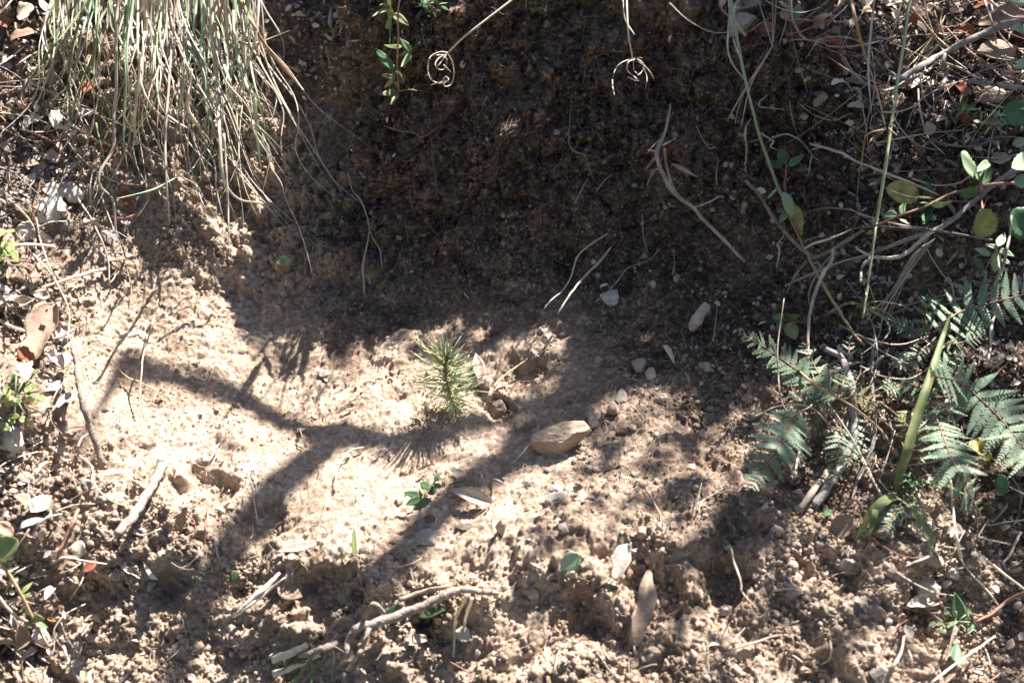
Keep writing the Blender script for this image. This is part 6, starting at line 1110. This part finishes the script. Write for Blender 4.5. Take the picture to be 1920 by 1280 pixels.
# ---------------------------------------------------------------- stuff: root hairs, leaf flakes, moss
V, F = [], []; hr = random.Random(5)
for k in range(620):
    if hr.random() < 0.75: x_, y_ = hr.uniform(560, 1760), hr.uniform(20, 560) * (0.35 + 0.65 * hr.random())
    else: x_, y_ = hr.uniform(700, 1900), hr.uniform(20, 260)
    L = hr.uniform(10, 75) * (0.5 + hr.random() * .5); a = hr.gauss(math.pi / 2, 0.7); q_ = [(x_, y_, 0.0)]
    for j in range(1, 6):
        a += hr.gauss(0, 0.45); q_.append((q_[-1][0] + math.cos(a) * L / 5, q_[-1][1] + math.sin(a) * L / 5, 0.003 * math.sin(j / 5 * 3.1) + hr.uniform(0.0005, 0.005)))
    pp = trace(q_, 0, 2); tube(pp, rads(pp, [hr.uniform(0.9, 2.2), 0.7]), 3, V=V, F=F, caps=False)
o = link_mesh('fine_roots', V, F, M['root_dark']); tag(o, 'mat of hair-fine roots hanging from the dark dug wall', 'fine roots', kind='stuff')
V, F = [], []
for k in range(420):
    bx = hr.choice([(640, 1050, 1900, 1270), (220, 860, 620, 1270), (960, 600, 1400, 900)]); x_, y_ = hr.uniform(bx[0], bx[2]), hr.uniform(bx[1], bx[3])
    L = hr.uniform(8, 40); a = hr.uniform(0, 6.28); q_ = [(x_, y_, 0.0)]
    for j in range(1, 5):
        a += hr.gauss(0, 0.5); q_.append((q_[-1][0] + math.cos(a) * L / 4, q_[-1][1] + math.sin(a) * L / 4, hr.uniform(0.001, 0.005)))
    pp = trace(q_, 0, 2); tube(pp, rads(pp, [hr.uniform(0.9, 2.0), 0.7]), 3, V=V, F=F, caps=False)
o = link_mesh('root_fibres', V, F, M['root']); tag(o, 'pale root fibres mixed through the crumbly soil', 'root fibres', kind='stuff')
# flakes of leaf, straw bits
def flakes(name, n, wgt, smin, smax, mat, label, cat, asp=(0.3, 0.8), hh=0.002):
    pos, nn, gi, gj = sample_surface(n, wgt); Rm = rand_rot(n); sz = smin + (smax - smin) * nrg.power(0.4, n); aa = nrg.uniform(asp[0], asp[1], n)
    V, F = [], []
    # lay each flake roughly on the ground
    nn = nn + nrg.normal(0, 0.45, nn.shape); nn /= np.linalg.norm(nn, axis=1, keepdims=True); t1 = np.cross(nn, Rm[:, 0]); t1 /= np.linalg.norm(t1, axis=1, keepdims=True) + 1e-9; t2 = np.cross(nn, t1)
    c_ = pos + nn * nrg.uniform(0.0005, hh, (n, 1)); t1 = t1 * sz[:, None]; t2 = t2 * (sz * aa)[:, None]; u_ = nn * (sz * nrg.uniform(0.1, 0.5, n))[:, None]
    v = np.stack([c_ - t1, c_ - t1 * .3 + t2 + u_, c_ + t1 * .5 + t2 * .8 + u_ * .6, c_ + t1 * 1.1, c_ + t1 * .4 - t2 * .9 + u_ * .7, c_ - t1 * .5 - t2 * .8 + u_], 1).reshape(-1, 3)
    F = [(6 * k, 6 * k + 1, 6 * k + 2, 6 * k + 3) for k in range(n)] + [(6 * k, 6 * k + 3, 6 * k + 4, 6 * k + 5) for k in range(n)]
    o = link_mesh(name, v.tolist(), F, mat, smooth=False); tag(o, label, cat, kind='stuff')
litw = np.clip(left_litter + np.maximum(right_litter, sm(0.27, 0.36, X) * sm(-0.3, -0.2, Y)) * 0.9 + top_litter * (np.abs(X) > 0.1), 0, 1) + 0.02
FL = island_mat('leaf_flakes', [(0.0, (0.16, 0.125, 0.10)), (0.3, (0.30, 0.25, 0.215)), (0.6, (0.42, 0.37, 0.32)), (0.85, (0.56, 0.48, 0.40)), (1.0, (0.62, 0.54, 0.45))])
flakes('leaf_litter', 19000, litw * (0.2 + clump), 0.0012, 0.0052, FL, 'broken brown leaf litter covering the undug slopes', 'leaf litter', (0.35, 0.8), 0.006)
flakes('straw_litter', 5200, litw * (0.2 + clump), 0.003, 0.013, FL, 'short bits of straw and bark among the leaf litter', 'straw litter', (0.04, 0.14), 0.008)
flakes('soil_bits', 2200, (frontm * 0.8 + rough * 0.3) * (1 - wallm * 0.5), 0.0008, 0.003, FL, 'tiny chips of bark and leaf in the loose soil', 'soil bits', (0.15, 0.7), 0.002)
MS = island_mat('moss_tips', [(0.0, (0.04, 0.06, 0.025)), (0.5, (0.10, 0.13, 0.05)), (1.0, (0.20, 0.22, 0.09))])
mossw = np.zeros_like(X)
for mx_, my_, mr_ in ((1775, 500, 0.02), (1660, 30, 0.018), (1790, 460, 0.015), (1830, 230, 0.02), (640, 10, 0.02), (1010, 12, 0.015)):
    l_ = hit(mx_, my_)[0]; mossw += np.exp(-((X - l_.x) ** 2 + (Y - l_.y) ** 2) / (mr_ ** 2))
flakes('moss', 1800, mossw, 0.0008, 0.0022, MS, 'green moss in small patches on the shaded bank', 'moss', (0.2, 0.5), 0.004)
